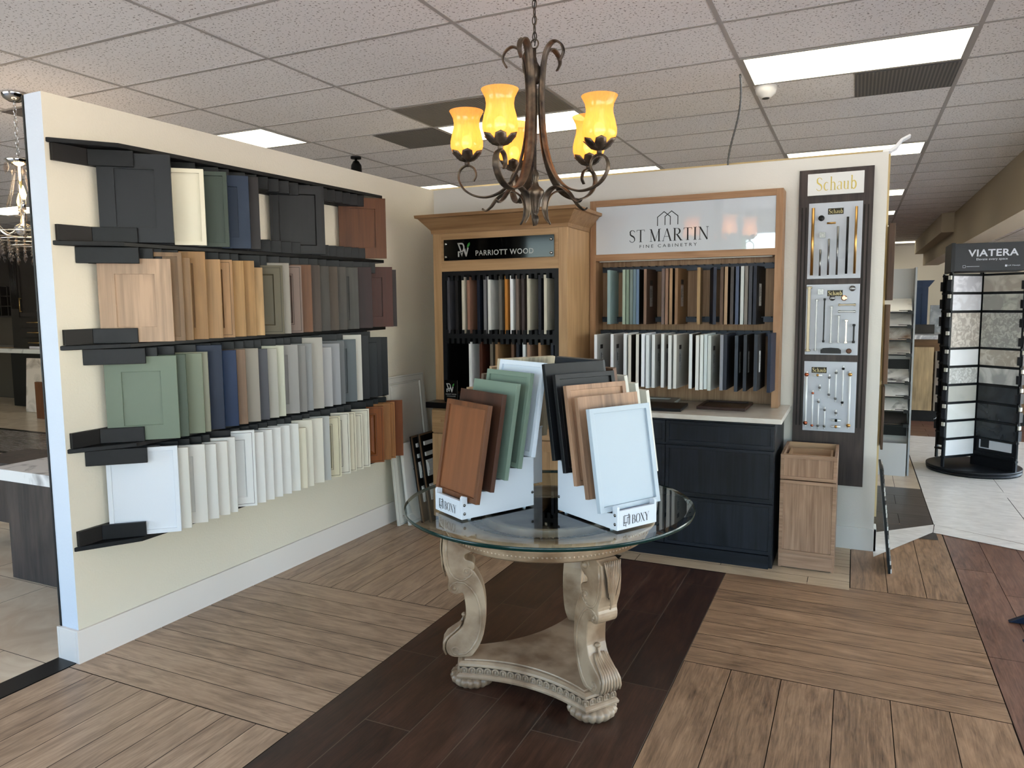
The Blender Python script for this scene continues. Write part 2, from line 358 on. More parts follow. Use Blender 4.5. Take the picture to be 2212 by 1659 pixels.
for k, (y0, y1) in enumerate([(-2.2,-.4),(-.4,.8),(.8,2.02),(2.02,3.25),(3.25,4.43)]):
    planks('floor_left_block', -3.138, XA-.002, y0, y1-.003, .155, 1.3, 'x' if k % 2 else 'y', FL['oak'], seed=10+k)
planks('floor_left_block', -3.1, -1.3, 4.43, 5.15, .2, 1.2, 'x', FL['light'], seed=22)
for k, (y0, y1) in enumerate([(-2.2,-.5),(-.5,.73),(.73,1.96),(1.96,3.19),(3.19,4.42)]):
    planks('floor_right_block', XB+.002, XC, y0, y1-.003, .203 if k % 2 else .203, 1.3, 'y' if k % 2 == 1 else 'x', FL['tan'], seed=30+k) if k != 4 else planks('floor_right_block', XB+.002, XC, y0, y1-.003, .155, 1.3, 'x', FL['tan'], seed=35)
planks('floor_pale_strip', -1.3, .02, 4.375, 5.15, .14, 1.0, 'x', FL['light'], off=[.1,.6], seed=41, z=.005)
planks('floor_end_block', .024, XC, 4.42, 5.9, .19, 1.3, 'y', FL['tan'], seed=43)
planks('floor_right_stripe', XC+.003, 7.9, -2.2, 5.9, .2, 1.22, 'y', FL['red'], gap=.003, off=[.9,.6,.3,.1,.5], seed=44)
# pale tiles in the further room (their front edge runs at an angle to the planks)
mb = MB(); uvs = []; rn = []
def poly(p, z=.0075, r=.5):
    mb.add([(x,y,z) for x,y in p], [tuple(range(len(p)))]); uvs.append([(x,y) for x,y in p]); rn.append(r)
poly([(.153,5.02),(.535,5.73),(.56,5.94),(.153,5.56)], r=.3)
poly([(.54,5.725),(1.09,5.49),(3.2,4.6),(7.9,2.6),(7.9,3.1),(3.3,5.03),(1.15,5.62),(.565,5.94)], r=.45)
poly([(.56,5.945),(1.165,5.625),(1.165,7.0),(.56,7.0)], r=.6)
poly([(1.17,5.62),(3.3,5.035),(3.3,6.1),(1.17,6.4)], r=.2); poly([(1.17,6.405),(3.3,6.105),(3.3,7.2),(1.17,7.2)], r=.7)
poly([(3.305,5.03),(7.9,3.105),(7.9,7.2),(3.305,7.2)], r=.5)
struct('floor_pale_tiles', mb, FL['white'], uvs=uvs, rnd=rn)
planks('floor_charcoal_planks', -.5, .555, 5.55, 7.05, .3, 1.2, 'x', FL['char'], off=[.2,.7], seed=50, z=.007)
planks('floor_sand_planks', -3, .555, 7.05, 9.9, .2, 1.6, 'y', FL['cream'], seed=51, z=.007)
planks('floor_stone_tiles', .56, 7.9, 7.0, 9.9, .61, .61, 'y', FL['white'], seed=52, z=.0072)
planks('floor_brown_planks', -3, 7.9, 9.9, 21.4, .2, 1.2, 'x', FL['red'], off=[.2,.7], seed=53, z=.007)
planks('floor_travertine', -15.9, -3.275, -2.2, 5.0, .61, 1.22, 'x', FL['cream'], off=[.1,.6], seed=54, z=.004)
planks('floor_grey_band', -15.9, -3.28, 5.0, 6.0, .3, 1.2, 'x', plank_mat('grey_tile', [(112,104,96),(126,117,108),(136,127,118),(144,136,128),(154,146,138)], .25), off=[.3,.8], seed=56, z=.004)
planks('floor_travertine_rear', -15.9, -3.28, 6.06, 8.3, .61, 1.22, 'x', FL['cream'], off=[.1,.6], seed=57, z=.004)
blk = paint((22,20,20), .3)
mb = MB(); mb.box(-15.9, 4.98, .003, -3.28, 5.03, .008); mb.box(-15.9, 5.99, .003, -3.28, 6.05, .008)
mb.box(-3.272, -2.2, .003, -3.142, 2.06, .006)
struct('trim_1', mb, blk)

# ---------------- ceiling ----------------
CZ = 3.027; GX = [-4.335+1.219*i for i in range(-9, 11)]; GY = [4.020+.6096*j for j in range(-10, 29)]
def ceil_mat():
    mt, t, b = base('mineral_tile'); tc = t.nodes.new('ShaderNodeTexCoord')
    n = t.nodes.new('ShaderNodeTexNoise'); n.inputs['Scale'].default_value = 75; n.inputs['Detail'].default_value = 2
    n2 = t.nodes.new('ShaderNodeTexNoise'); n2.inputs['Scale'].default_value = .9
    cr = t.nodes.new('ShaderNodeValToRGB'); cr.color_ramp.elements[0].position = .35; cr.color_ramp.elements[1].position = .385
    cr.color_ramp.elements[0].color = (*lin((140,132,126)), 1); cr.color_ramp.elements[1].color = (*lin((242,238,236)), 1)
    t.links.new(tc.outputs['Object'], n.inputs[0]); t.links.new(n.outputs[0], cr.inputs[0]); t.links.new(cr.outputs[0], b.inputs['Base Color'])
    b.inputs['Roughness'].default_value = .9; return mt
struct('ceiling', MB().box(-16, -2.3, CZ, 8.1, 21.6, CZ+.15), ceil_mat())
mb = MB()
for x in GX: mb.box(x-.012, -2.25, CZ-.003, x+.012, 21.5, CZ+.001)
for y in GY: mb.box(-15.9, y-.012, CZ-.0025, 8, y+.012, CZ+.001)
struct('trim_2', mb, paint((196,190,185), .6))
# troffers
lamp_m = emis('troffer_diffuser', (255,246,222), 1.5)
def diffuser():
    mt = bpy.data.materials.new('diffuser'); mt.use_nodes = True; t = mt.node_tree; t.nodes.clear()
    tc = t.nodes.new('ShaderNodeTexCoord'); sp = t.nodes.new('ShaderNodeSeparateXYZ'); t.links.new(tc.outputs['Object'], sp.inputs[0])
    a = t.nodes.new('ShaderNodeMath'); a.operation = 'MULTIPLY'; a.inputs[1].default_value = 2*PI/.26; t.links.new(sp.outputs[1], a.inputs[0])
    s = t.nodes.new('ShaderNodeMath'); s.operation = 'COSINE'; t.links.new(a.outputs[0], s.inputs[0])
    r = t.nodes.new('ShaderNodeMapRange'); r.inputs[1].default_value = -1; r.inputs[3].default_value = TROF*1.1; r.inputs[4].default_value = TROF*.85; t.links.new(s.outputs[0], r.inputs[0])
    e = t.nodes.new('ShaderNodeEmission'); e.inputs[0].default_value = (*lin((255,248,224)), 1); t.links.new(r.outputs[0], e.inputs[1])
    o = t.nodes.new('ShaderNodeOutputMaterial'); t.links.new(e.outputs[0], o.inputs[0]); return mt
TROF = 3.2
dm = diffuser(); frm = paint((190,186,180), .5)
def troffer(i, j, label):
    x = GX[0]+1.219*(i+9); y = 4.020+.6096*j
    t = thing('ceiling_light', label, 'light', (x+.6095, y+.3048, CZ-.003), 0, 'lit ceiling light panels')
    mb = MB()
    for a, b, c, d in ((-.597,-.292,.597,-.275),(-.597,.275,.597,.292),(-.597,-.275,-.58,.275),(.58,-.275,.597,.275)): mb.box(a, b, -.004, c, d, 0)
    mb.build('frame', frm, t)
    mb = MB().box(-.58, -.275, -.003, .58, .275, .0); mb.build('diffuser', dm, t)
for i, j, lb in [(3,1,'large lit rectangular ceiling light nearest the front, above the hardware board'),
                 (-1,1,'lit ceiling light just above the top edge of the long cream partition wall'),
                 (1,2,'lit ceiling light partly behind the amber glass chandelier'),
                 (3,6,'lit ceiling light just above the cabinet display wall, beside the torn paper'),
                 (1,6,'lit ceiling light grazing the wall top below the chandelier'),
                 (-1,6,'lit ceiling light at the far corner above the partition wall'),
                 (3,11,'small distant lit ceiling light, second behind the torn paper'),
                 (3,15,'small distant lit ceiling light, third behind the torn paper'),
                 (3,19,'distant ceiling light seen edge-on'),
                 (4,26,'farthest lit ceiling light beside the deep ceiling beam'),
                 (3,26,'farthest lit ceiling light above the far cream wall'),
                 (-3,3,'lit ceiling light seen behind the crystal chandelier'),
                 (-6,4,'added ceiling light brightening the far dark cabinets, nearer one'),  # panel added to brighten the far room
                 (-7,1,'added ceiling light brightening the far desk beyond the partition'),  # extra panel put in because the far room was too dark
                 (3,-4,'ceiling light above the camera side of the room'),
                 (1,-4,'ceiling light above the front planks'),
                 (-1,-4,'ceiling light above the front corner by the partition')]:
    troffer(i, j, lb)
# vents
perf = paint((150,146,140), .6)
def vent(x0, x1, j, label, m):
    y = 4.020+.6096*j; t = thing('ceiling_vent', label, 'vent', ((x0+x1)/2, y+.3048, CZ-.003)); w = (x1-x0)/2-.014
    MB().box(-w, -.29, -.004, w, .29, 0).build('frame', m, t)
    mb = MB()
    n = int(w*2/.022)
    for k in range(n): mb.box(-w+.012+k*.022, -.275, -.0055, -w+.022+k*.022, .275, -.004)
    tag(mb.build('grille', perf, t), kind='stuff')
vent(GX[12]+.61, GX[12]+1.219, 2, 'grey perforated square ceiling vent behind the big light panel', paint((120,118,116), .6))
vent(GX[9]+.61, GX[9]+1.219, 2, 'dusty square ceiling vent beside the chandelier', paint((118,112,106), .6))
vent(GX[10], GX[10]+1.219, 1, 'long beige flat ceiling vent panel behind the chandelier stem', paint((160,150,138), .6))
vent(GX[8]-.1, GX[8]+.5, -1, 'grey ribbed ceiling vent next to the crystal chandelier canopy', paint((120,112,106), .6))
# smoke detector, spot, armoured cable
t = thing('smoke_detector', 'round white dome detector on the ceiling beside the large light', 'detector', (-.587, 5.293, CZ-.003))
MB().lathe([(.0,-.075),(.03,-.075),(.034,-.07),(.062,-.045),(.068,-.02),(.066,0)], 28).build('housing', paint((236,232,224), .4), t)
MB().lathe([(.0,-.08),(.02,-.08),(.026,-.074),(.0,-.073)], 16).build('lens', paint((90,88,84), .3), t)
t = thing('spotlight', 'small black spotlight hanging from the ceiling over the partition wall', 'spotlight', (-4.37, 5.91, CZ-.003))
MB().lathe([(0,-.02),(.05,-.02),(.05,0)], 20).build('mount', paint((20,20,22), .4), t)
MB().cyl((0,0,-.02),(0,0,-.06),.012).build('stem', paint((20,20,22), .4), t)
MB().tube([(-.0,0,-.05),(.01,-.01,-.09),(.03,-.04,-.2),(.032,-.043,-.21)], [.03,.05,.055,.045], 16).build('head', paint((16,16,18), .35), t)
mb = MB(); p0 = Vector((-.705,4.948,CZ-.002)); p1 = Vector((-.83,5.36,2.36)); pts = [p0.lerp(p1, i/60)+Vector((.02*math.sin(i/9),0,0)) for i in range(61)]
mb.tube(pts, [.006+(.0022 if i % 2 else 0) for i in range(61)], 8)
tag(mb.build('armored_cable', paint((150,150,150), .35, .7)), 'grey armored cable dropping from the ceiling behind the display wall', 'cable')

# ---------------- walls ----------------
cream = paint((228,218,199), .75, bump=.35, bscale=90)
white_w = paint((222,220,214), .75, bump=.2, bscale=90)
WT = 2.5125
L0 = Vector((-3.135, 2.071)); L1 = Vector((-3.070, 5.156)); LD = (L1-L0).normalized(); LN = Vector((LD.y, -LD.x))
def LP(s, off=0): q = L0+LD*s+LN*off; return (q.x, q.y)
mb = MB(); mb.prism([LP(0), LP(3.1), LP(3.1,-.118), LP(0,-.118)], 0, WT); mb.m[-1] = 1  # end face cool white; front daylight is partly put into this paint
struct('wall_left', mb, [cream, paint((212,219,230), .7, bump=.2, bscale=90)])
struct('trim_3', MB().prism([LP(-.004,-.118), LP(3.1,-.118), LP(3.1,-.128), LP(-.004,-.128)], .15, WT-.002), paint((24,23,24), .5))
struct('wall_back', MB().box(-3.09, 5.156, 0, .152, 5.28, WT), paint((222,219,212), .75, bump=.2, bscale=90))
struct('wall_partition', MB().box(-3.9, 6.0, 0, .19, 6.12, 2.675), paint((224,200,150), .8))
mb = MB()
mb.prism([LP(-.016,.0), LP(3.08,0), LP(3.08,.015), LP(-.016,.015)], 0, .155); mb.prism([LP(-.016,0), LP(0,0), LP(0,-.118), LP(-.016,-.118)], 0, .155); mb.prism([LP(-.016,-.118), LP(.5,-.118), LP(.5,-.134), LP(-.016,-.134)], 0, .155)
struct('baseboard_left', mb, paint((232,222,213), .45), bevel=.002)
mb = MB(); mb.box(-.4, 5.141, 0, .167, 5.156, .15); mb.box(.152, 5.141, 0, .167, 5.28, .15)
struct('baseboard_back', mb, paint((226,224,218), .45), bevel=.002)
# outer shell
WZ0, WZ1 = .3, 2.75
shell = paint((222,214,196), .8)
mb = MB()
def front_wall(x0, x1, y0, y1, wins):
    xs = x0
    for a, b in wins:
        mb.box(xs, y0, 0, a, y1, CZ); mb.box(a, y0, 0, b, y1, WZ0); mb.box(a, y0, WZ1, b, y1, CZ); xs = b
    mb.box(xs, y0, 0, x1, y1, CZ)
front_wall(-16, 8.1, -2.35, -2.2, [(-11,-4.0),(-1.7,7.9)])
struct('wall_front', mb, paint((214,212,206), .8))
mb = MB(); mb.box(8.0,-2.3,0,8.1,.5,CZ); mb.box(8.0,.5,0,8.1,16,WZ0); mb.box(8.0,.5,WZ1,8.1,16,CZ); mb.box(8.0,16,0,8.1,21.6,CZ)
struct('wall_right', mb, shell)
struct('wall_far', MB().box(-16, 21.4, 0, 8.1, 21.5, CZ), shell)
struct('wall_side', MB().box(-16, -2.3, 0, -15.9, 21.6, CZ), shell)
struct('wall_rear_room', MB().box(-16, 8.34, 0, -6, 8.44, CZ), paint((120,108,96), .8))
for k, (x0, x1) in enumerate([(-11,-4.0),(-1.7,7.9)]):
    mb = MB(); n = round((x1-x0)/2.4); st = (x1-x0)/n
    for i in range(n+1): mb.box(x0+i*st-.03, -2.31, WZ0, x0+i*st+.03, -2.24, WZ1)
    mb.box(x0, -2.31, WZ0, x1, -2.24, WZ0+.06); mb.box(x0, -2.31, WZ1-.06, x1, -2.24, WZ1)
    o = struct('window_%d' % (k+1), mb, paint((60,60,62), .4))
    MB().box(x0, -2.28, WZ0, x1, -2.274, WZ1).build('window_glass', clear_glass('pane', (.97,.98,.98)), o)
mb = MB()
for i in range(7): mb.box(8.02, .5+i*2.58-.03, WZ0, 8.08, .5+i*2.58+.03, WZ1)
o = struct('window_3', mb, paint((60,60,62), .4)); MB().box(8.045, .5, WZ0, 8.05, 16, WZ1).build('window_glass', clear_glass('pane', (.97,.98,.98)), o)
struct('ground', MB().box(-60, -60, -.2, 60, -2.4, -.06).box(8.2, -2.4, -.2, 60, 60, -.06), paint((176,176,178), .9))
# beam
mb = MB(); mb.box(1.40, -2.2, 2.45, 1.72, 20.0, CZ); struct('trim_4', mb, paint((206,192,168), .8))
mb = MB(); mb.box(1.22, 14.0, 2.72, 1.40, 20.0, CZ); struct('trim_5', mb, paint((206,192,168), .8))

# ---------------- door samples ----------------
def ring(mb, w, h, sw, d, t, mi=0, M=None, bev=0.0, cap=True):
    """door frame: outer w x h, opening inset sw, opening depth d, thickness t. front at y=0"""
    if not isinstance(sw, tuple): sw = (sw, sw)
    a, b = sw
    O = [(0,0),(w,0),(w,h),(0,h)]; I = [(a,b),(w-a,b),(w-a,h-b),(a,h-b)]; J = [(a+bev,b+bev),(w-a-bev,b+bev),(w-a-bev,h-b-bev),(a+bev,h-b-bev)]
    vs = [(x,0,z) for x,z in O]+[(x,t,z) for x,z in O]+[(x,0,z) for x,z in I]+[(x,d,z) for x,z in J]
    fs = [(4,7,6,5)] if cap else []
    for i in range(4):
        j = (i+1) % 4
        fs += [(i,i+4,j+4,j),(i,j,8+j,8+i),(8+i,8+j,12+j,12+i)]
    mb.add(vs, fs, mi, False, M)
def frame_line(mb, x0, z0, x1, z1, wd, mi, y=-.0004):
    """thin engraved line rectangle on a front face"""
    for a, b, c, d in ((x0,z0,x1,z0+wd),(x0,z1-wd,x1,z1),(x0,z0+wd,x0+wd,z1-wd),(x1-wd,z0+wd,x1,z1-wd)): mb.box(a, y, b, c, y+.0005, d, mi)
def door(name, label, cat, M, w=.305, h=.395, t=.02, style='shaker', mat=None, pm=None, group=None, gl=None, parent=None):
    """front face at y=0 facing -y, lower corner at origin"""
    mb = MB(); pan = None; mats = [mat, gl or paint((40,36,32), .6)]
    pm = pm or mat
    if style == 'slab': mb.box(0, 0, 0, w, t, h)
    else:
        sw = {'shaker': .057, 'wide': .07, 'slim': .02, 'raised': .055, 'step': .048, 'border': .05}[style]
        if style == 'border': sw = .05
        ring(mb, w, h, sw, .009, t, 0, None, .0 if style in ('slim','shaker','wide') else .006)
        pan = MB()
        s2 = sw+(.0 if style in ('slim','shaker','wide') else .006)
        if style in ('raised','border'):
            q = s2+.02; A = [(s2,s2),(w-s2,s2),(w-s2,h-s2),(s2,h-s2)]; B = [(q,q),(w-q,q),(w-q,h-q),(q,h-q)]
            vs = [(x,.0095,z) for x,z in A]+[(x,.003,z) for x,z in B]
            pan.add(vs, [(0,1,5,4),(1,2,6,5),(2,3,7,6),(3,0,4,7),(4,5,6,7)])
            pan.box(s2+.001, .0096, s2+.001, w-s2-.001, t-.002, h-s2-.001)
            frame_line(mb, .009, .009, w-.009, h-.009, .0022, 1); frame_line(mb, sw-.008, sw-.008, w-sw+.008, h-sw+.008, .0022, 1)
        else:
            pan.box(s2, .009, s2, w-s2, t-.002, h-s2)
        if style == 'step': frame_line(mb, .012, .012, w-.012, h-.012, .0018, 1)
    o = mb.build(name, mats, M=M, bevel=.0012)
    if label: tag(o, label, cat, group)
    if parent: o.parent = parent
    if pan:
        p = pan.build('center_panel', pm); p.parent = o
    return o
MAT = {}
def clr(k):
    """colour key -> material"""
    return MAT[k]
W = wood; Pn = lambda c, r=.42: paint(c, r)
CH = Pn((42,44,48),.4); CREAM = Pn((232,226,206)); 

# ----- wall rack: five shelves -----
HD = math.radians(48); DS, DC = math.sin(HD), math.cos(HD)
SH = [2.326, 1.894, 1.440, .983, .537]
shm = W((24,24,27), (14,14,16), .4, 'y', 60)
ROWS = [
 [(.206,.402,'wide','charcoal painted',(50,52,57),0),(.392,.367,'slim','cream painted',(238,230,206),0),(.535,.375,'slim','dark green painted',(84,98,86),0),(.678,.376,'shaker','slate blue painted',(46,64,92),0),(.747,.379,'slab','dark espresso',(58,50,50),0),(1.261,.4,'step','black stained',(48,48,50),1),(1.872,.402,'wide','reddish brown stained',(128,78,46),1)],
 [(.178,.384,'wide','pale birch',(206,172,142),1),(.241,.417,'slim','grey brown oak',(166,132,98),1),(.288,.394,'slab','light brown oak',(170,132,92),1),(.377,.428,'shaker','golden oak',(184,138,88),1),(.468,.395,'slab','honey maple',(196,152,104),1),(.544,.396,'step','natural cherry',(192,146,100),1),(.619,.395,'slab','honey oak',(200,154,96),1),(.692,.398,'slab','strong grained oak',(190,144,88),1),(.75,.365,'slab','short plain maple',(214,172,118),1),(.899,.382,'step','olive taupe',(120,110,86),0),(.95,.397,'slab','light warm grey',(168,160,148),0),(1.047,.387,'raised','rosy taupe',(146,122,110),0),(1.129,.394,'slab','rust brown',(140,92,58),1),(1.204,.395,'slab','walnut brown',(96,76,62),1),(1.283,.393,'slab','dark grey brown',(88,80,70),1),(1.361,.393,'slab','knotted walnut',(100,82,64),1),(1.442,.394,'slab','smoky grey brown',(94,86,76),1),(1.559,.395,'shaker','grey green stained',(96,92,84),1),(1.70,.402,'slab','deep maroon',(64,32,30),1),(1.929,.411,'wide','mahogany red',(96,42,26),1),(1.973,.394,'slab','near black brown',(54,34,30),1)],
 [(.181,.394,'wide','sage green',(134,148,128),0),(.233,.396,'slab','dark sage',(100,114,96),0),(.328,.395,'slab','light sage',(146,154,130),0),(.363,.4,'slab','greenish greige',(158,156,134),0),(.452,.429,'slab','tall navy',(32,48,78),0),(.543,.397,'slab','royal blue',(14,50,98),0),(.605,.397,'slab','tan walnut',(160,126,98),1),(.694,.397,'slab','warm greige',(172,162,148),0),(.76,.389,'slab','slate grey',(98,98,106),0),(.83,.388,'slab','pale greige',(190,186,174),0),(.884,.4,'slab','ivory green tinted',(206,206,186),0),(.994,.399,'shaker','light grey',(172,168,164),0),(1.056,.393,'slab','grey taupe',(152,148,144),0),(1.109,.399,'slab','cool grey',(160,160,160),0),(1.203,.43,'slab','tall pale greige',(186,180,170),0),(1.282,.368,'slab','short light grey',(180,178,178),0),(1.359,.386,'slab','silver grey',(166,166,170),0),(1.402,.401,'slab','mid grey',(118,120,122),0),(1.517,.402,'shaker','steel grey',(112,120,124),0),(1.573,.429,'slab','tall off white',(204,200,190),0),(1.646,.42,'shaker','tall black',(38,40,44),0),(1.734,.371,'slab','short black',(34,38,42),0),(1.783,.404,'slab','dull black',(30,32,36),0),(1.853,.401,'slab','end black',(24,25,28),0)],
 [(.16,.416,'slim','bright white',(226,230,236),0),(.22,.398,'slab','off white',(228,224,214),0),(.318,.395,'shaker','warm white',(230,226,218),0),(.386,.384,'slab','short white',(230,228,222),0),(.457,.386,'slab','plain white',(232,228,220),0),(.509,.398,'slab','soft white',(230,228,222),0),(.642,.413,'step','tall white',(238,238,236),0),(.706,.392,'slab','cool white',(234,232,228),0),(.77,.395,'slab','chalk white',(232,230,226),0),(.835,.398,'slab','satin white',(232,230,226),0),(.904,.398,'slab','matte white',(230,228,224),0),(.977,.397,'slab','eggshell white',(230,228,222),0),(1.036,.362,'slab','short cream',(226,218,196),0),(1.09,.401,'slab','pale cream',(226,220,204),0),(1.182,.398,'slab','ivory',(228,222,208),0),(1.243,.401,'slab','pale grey',(196,196,192),0),(1.341,.387,'raised','glazed ivory raised panel',(222,212,182),0),(1.43,.397,'raised','glazed white raised panel',(224,218,202),0),(1.491,.391,'raised','dark glazed cream raised panel',(220,210,186),0),(1.56,.369,'raised','short glazed cream raised panel',(222,214,194),0),(1.632,.392,'raised','cream border-lined raised panel',(224,218,200),0),(1.785,.388,'raised','orange brown raised panel',(158,88,38),1),(1.865,.397,'shaker','tan maple',(176,118,68),1),(1.918,.399,'raised','golden tan raised panel',(186,124,70),1),(2.011,.402,'shaker','rust stained',(142,76,36),1)],
]
RN = ['top','second','third','bottom']
def rack_frame(s, off, z):
    """local x runs out from the wall at 48 degrees to it, local -y faces the viewer side"""
    p = L0+LD*s+LN*off
    return Matrix.Translation((p.x, p.y, z)) @ Matrix.Rotation(PI/2-HD, 4, 'Z')
for r, row in enumerate(ROWS):
    zb = SH[r+1]+.0035
    for i, (s, h, st, nm, c, wd) in enumerate(row):
        mt = W(c, tuple(int(v*.87) for v in c), .42) if wd else Pn(c, .42)
        stn = {'wide':'wide-framed','slim':'slim-framed','slab':'flat','shaker':'recessed','step':'line-edged','raised':''}[st]
        lb = '%s %s door sample, %s from the near end, %s rack row' % (nm, stn, ORD[i], RN[r])
        glz = paint((60,48,36), .6) if (c[0] > 200 or wd) else None
        door('door_sample', ' '.join(lb.split()), 'door sample', rack_frame(s, .03, zb+.010*s), .305, h-.003-.004*s, .019, st, mt, None, 'door samples on the wall rack', glz)
def shelf(k, z, up, dn):
    t = thing('display_shelf', ['black rack shelf above the top row of door samples','black rack shelf below the charcoal and cream door samples','black rack shelf between the wood and sage green door samples','black rack shelf between the navy and white door samples','lowest black rack shelf under the white door samples'][k], 'shelf', (0,0,0), 0, 'black shelves of the door sample rack')
    Sm = Matrix.Identity(4)
    mb = MB(); r = .010
    P = [LP(.004,.001), LP(.235,.15), LP(2.19,.15), LP(2.26,.001)]
    def zz(p): return z+r*((Vector(p)-L0).dot(LD))
    n = 4; vs = [(p[0],p[1],zz(p)-.021) for p in P]+[(p[0],p[1],zz(p)) for p in P]
    mb.add(vs, [(0,1,2,3),(4,7,6,5),(0,4,5,1),(1,5,6,2),(2,6,7,3),(3,7,4,0)]); mb.build('shelf_board', shm, t, bevel=.003)
    def cleat(z0, z1):
        mb = MB(); a, b = .02 if (z0 > 0 or k == 0) else .16, 2.15
        P = [LP(a,.001),LP(a,.02),LP(b,.02),LP(b,.001)]
        vs = [(p[0],p[1],zz(p)+z0) for p in P]+[(p[0],p[1],zz(p)+z1) for p in P]
        mb.add(vs, [(0,1,2,3),(4,7,6,5),(0,4,5,1),(1,5,6,2),(2,6,7,3),(3,7,4,0)]); mb.build('cleat', W((34,28,27),(22,19,19),.5,'y',50), t)
    for lst, z0, hh in ((up, .001, .068), (dn, -.022-.072, .072)):
        if not lst: continue
        cleat(z0, z0+hh)
        for s in lst:
            long_ = z0 < 0 and k > 0
            M = rack_frame(s-.045 if long_ else s, .003 if long_ else .021, z+z0+r*s)
            ln = .255 if long_ else .185
            o = MB().box(0, 0, 0, ln, .016, hh).build('divider', shm, t, bevel=.002)
            o.matrix_world = M
def gaps(row):
    """dividers stand just in front of each sample; empty slots keep theirs"""
    ss = [a[0] for a in row]; out = [ss[0]-.033]
    for i in range(1, len(ss)):
        d = ss[i]-ss[i-1]
        if d > .046: out.append(ss[i]-.022)
        if d > .2:
            k = int(d/.075)
            for q in range(1, k): out.append(ss[i-1]+.005+q*(d-.02)/k)
    return sorted(out)
G_ = [gaps(r) for r in ROWS]
for k, z in enumerate(SH): shelf(k, z, G_[k-1] if k > 0 else [], G_[k] if k < 4 else [])

# ---------------- big white doors and moulding boards leaning in the corner ----------------
lw_ = paint((226,222,212), .45)
def lean_left(s, off, w, h, tilt, th=.02):
    """panel parallel to the long wall, leaning on it; local x along the wall, -y faces the room"""
    p = L0+LD*s+LN*off
    ang = math.atan2(LD.y, LD.x)
    return Matrix.Translation((p.x, p.y, .006)) @ Matrix.Rotation(ang, 4, 'Z') @ Matrix.Rotation(-tilt, 4, 'X')
door('leaning_door', 'tall white raised panel door leaning on the wall in the corner beyond the rack', 'door panel', lean_left(2.33,.125,.53,1.09,math.radians(5)), .50, 1.085, .02, 'raised', lw_, None, None, paint((168,160,148), .5))  # grey frame lines put the door's edge shading into colour
d = door('leaning_door', 'narrow white door with black bar handle leaning low beneath the rust door sample', 'door panel', lean_left(2.375,.19,.2,.62,math.radians(6)), .165, .60, .02, 'slim', paint((234,232,228), .4))
mb = MB(); mb.box(.115, -.032, .18, .127, -.02, .42); mb.box(.116,-.02,.20,.126,0,.21); mb.box(.116,-.02,.39,.126,0,.40)
o = mb.build('bar_handle', paint((18,18,18), .4), bevel=.002); o.parent = d; tag(o, 'black bar handle')
for q, (s, off, h, lb) in enumerate([(2.47,.235,.645,'black moulding sample board, rear one of the two in the corner'),(2.50,.285,.66,'black moulding sample board, front one of the two in the corner')]):
    M = lean_left(s, off, .3, h, math.radians(8))
    t = MB().box(0, 0, 0, .30, .012, h).build('moulding_board', paint((20,20,22), .5), M=M, bevel=.001)
    tag(t, lb, 'sample board', 'moulding sample boards')
    mb = MB()
    for a, b, c, e in ((0,0,.012,h),(.288,0,.3,h),(0,h-.012,.3,h)): mb.box(a, -.006, b, c, 0, e)
    o = mb.build('board_edge', paint((150,120,92), .5)); o.parent = t
    for z, hh, st in ((h-.09,.03,1),(h-.17,.03,1),(h-.32,.12,3),(h-.5,.12,3)):
        mb = MB()
        for y in range(st): mb.box(.045, -.014-.006*y, z+y*hh*.18, .255, -.0005-.006*(y), z+hh-y*hh*.1)
        o = mb.build('moulding_piece', paint((230,228,224), .4), bevel=.003); o.parent = t

# ---------------- tall oak display (dark sign) ----------------
oakc = W((196,158,116), (176,138,98), .45); oakh = W((196,158,116), (176,138,98), .45, 'x')
t = thing('display_cabinet', 'light oak display cabinet with crown and black sign in the corner', 'display cabinet', (-2.2,4.53,.93))
def L(o, p=t): o.parent = p; o.matrix_parent_inverse = Matrix.Translation(-Vector(p.location)); return o
PX0, PX1, PY0, PY1, PZ0, PZ1 = -2.71, -1.705, 4.53, 5.15, .931, 2.13
for a_, b_ in ((PX0,-2.646),(-1.765,PX1)): L(MB().box(a_, PY0, PZ0, b_, PY0+.02, PZ1).build('stile', oakc, bevel=.001))
mb = MB(); mb.box(-2.645, PY0+.001, 1.838, -1.766, PY0+.02, PZ1); L(mb.build('header', oakh))
for a_ in (PX0, PX1-.02): L(MB().box(a_, PY0+.02, PZ0, a_+.02, PY1, PZ1).build('side_panel', oakc))
L(MB().box(PX0+.02, PY0+.02, PZ1-.02, PX1-.02, PY1, PZ1).build('top_panel', oakc))
L(MB().box(PX0+.02, PY1-.012, PZ0, PX1-.02, PY1, PZ1-.02).build('back_panel', paint((16,17,20), .6)))
for a_ in (PX0+.021, PX1-.023): L(MB().box(a_, PY0+.021, PZ0+.03, a_+.002, PY1-.014, 1.84).build('inner_lining', paint((16,17,20), .6)))
# crown moulding mitred round three sides
cr = [(0,2.10),(.008,2.10),(.012,2.125),(.075,2.20),(.092,2.205),(.095,2.225),(0,2.225)]
vs = []; fs = []; n = len(cr)
for (cx, cy, sx, sy) in ((PX0, PY1, -1, 0),(PX0, PY0, -1, -1),(PX1, PY0, 1, -1),(PX1, 4.962, 1, 0)):
    for (o_, z) in cr: vs.append((cx+sx*o_, cy+sy*o_, z))
for k in range(3):
    for i in range(n):
        j = (i+1) % n; fs.append((k*n+i, (k+1)*n+i, (k+1)*n+j, k*n+j))
fs += [tuple(range(n)), tuple(range(3*n, 4*n))[::-1]]
L(MB().add(vs, fs).box(PX0, PY0, 2.131, PX1, PY1, 2.224).build('crown_moulding', W((172,134,94),(152,114,76),.5,'x')))
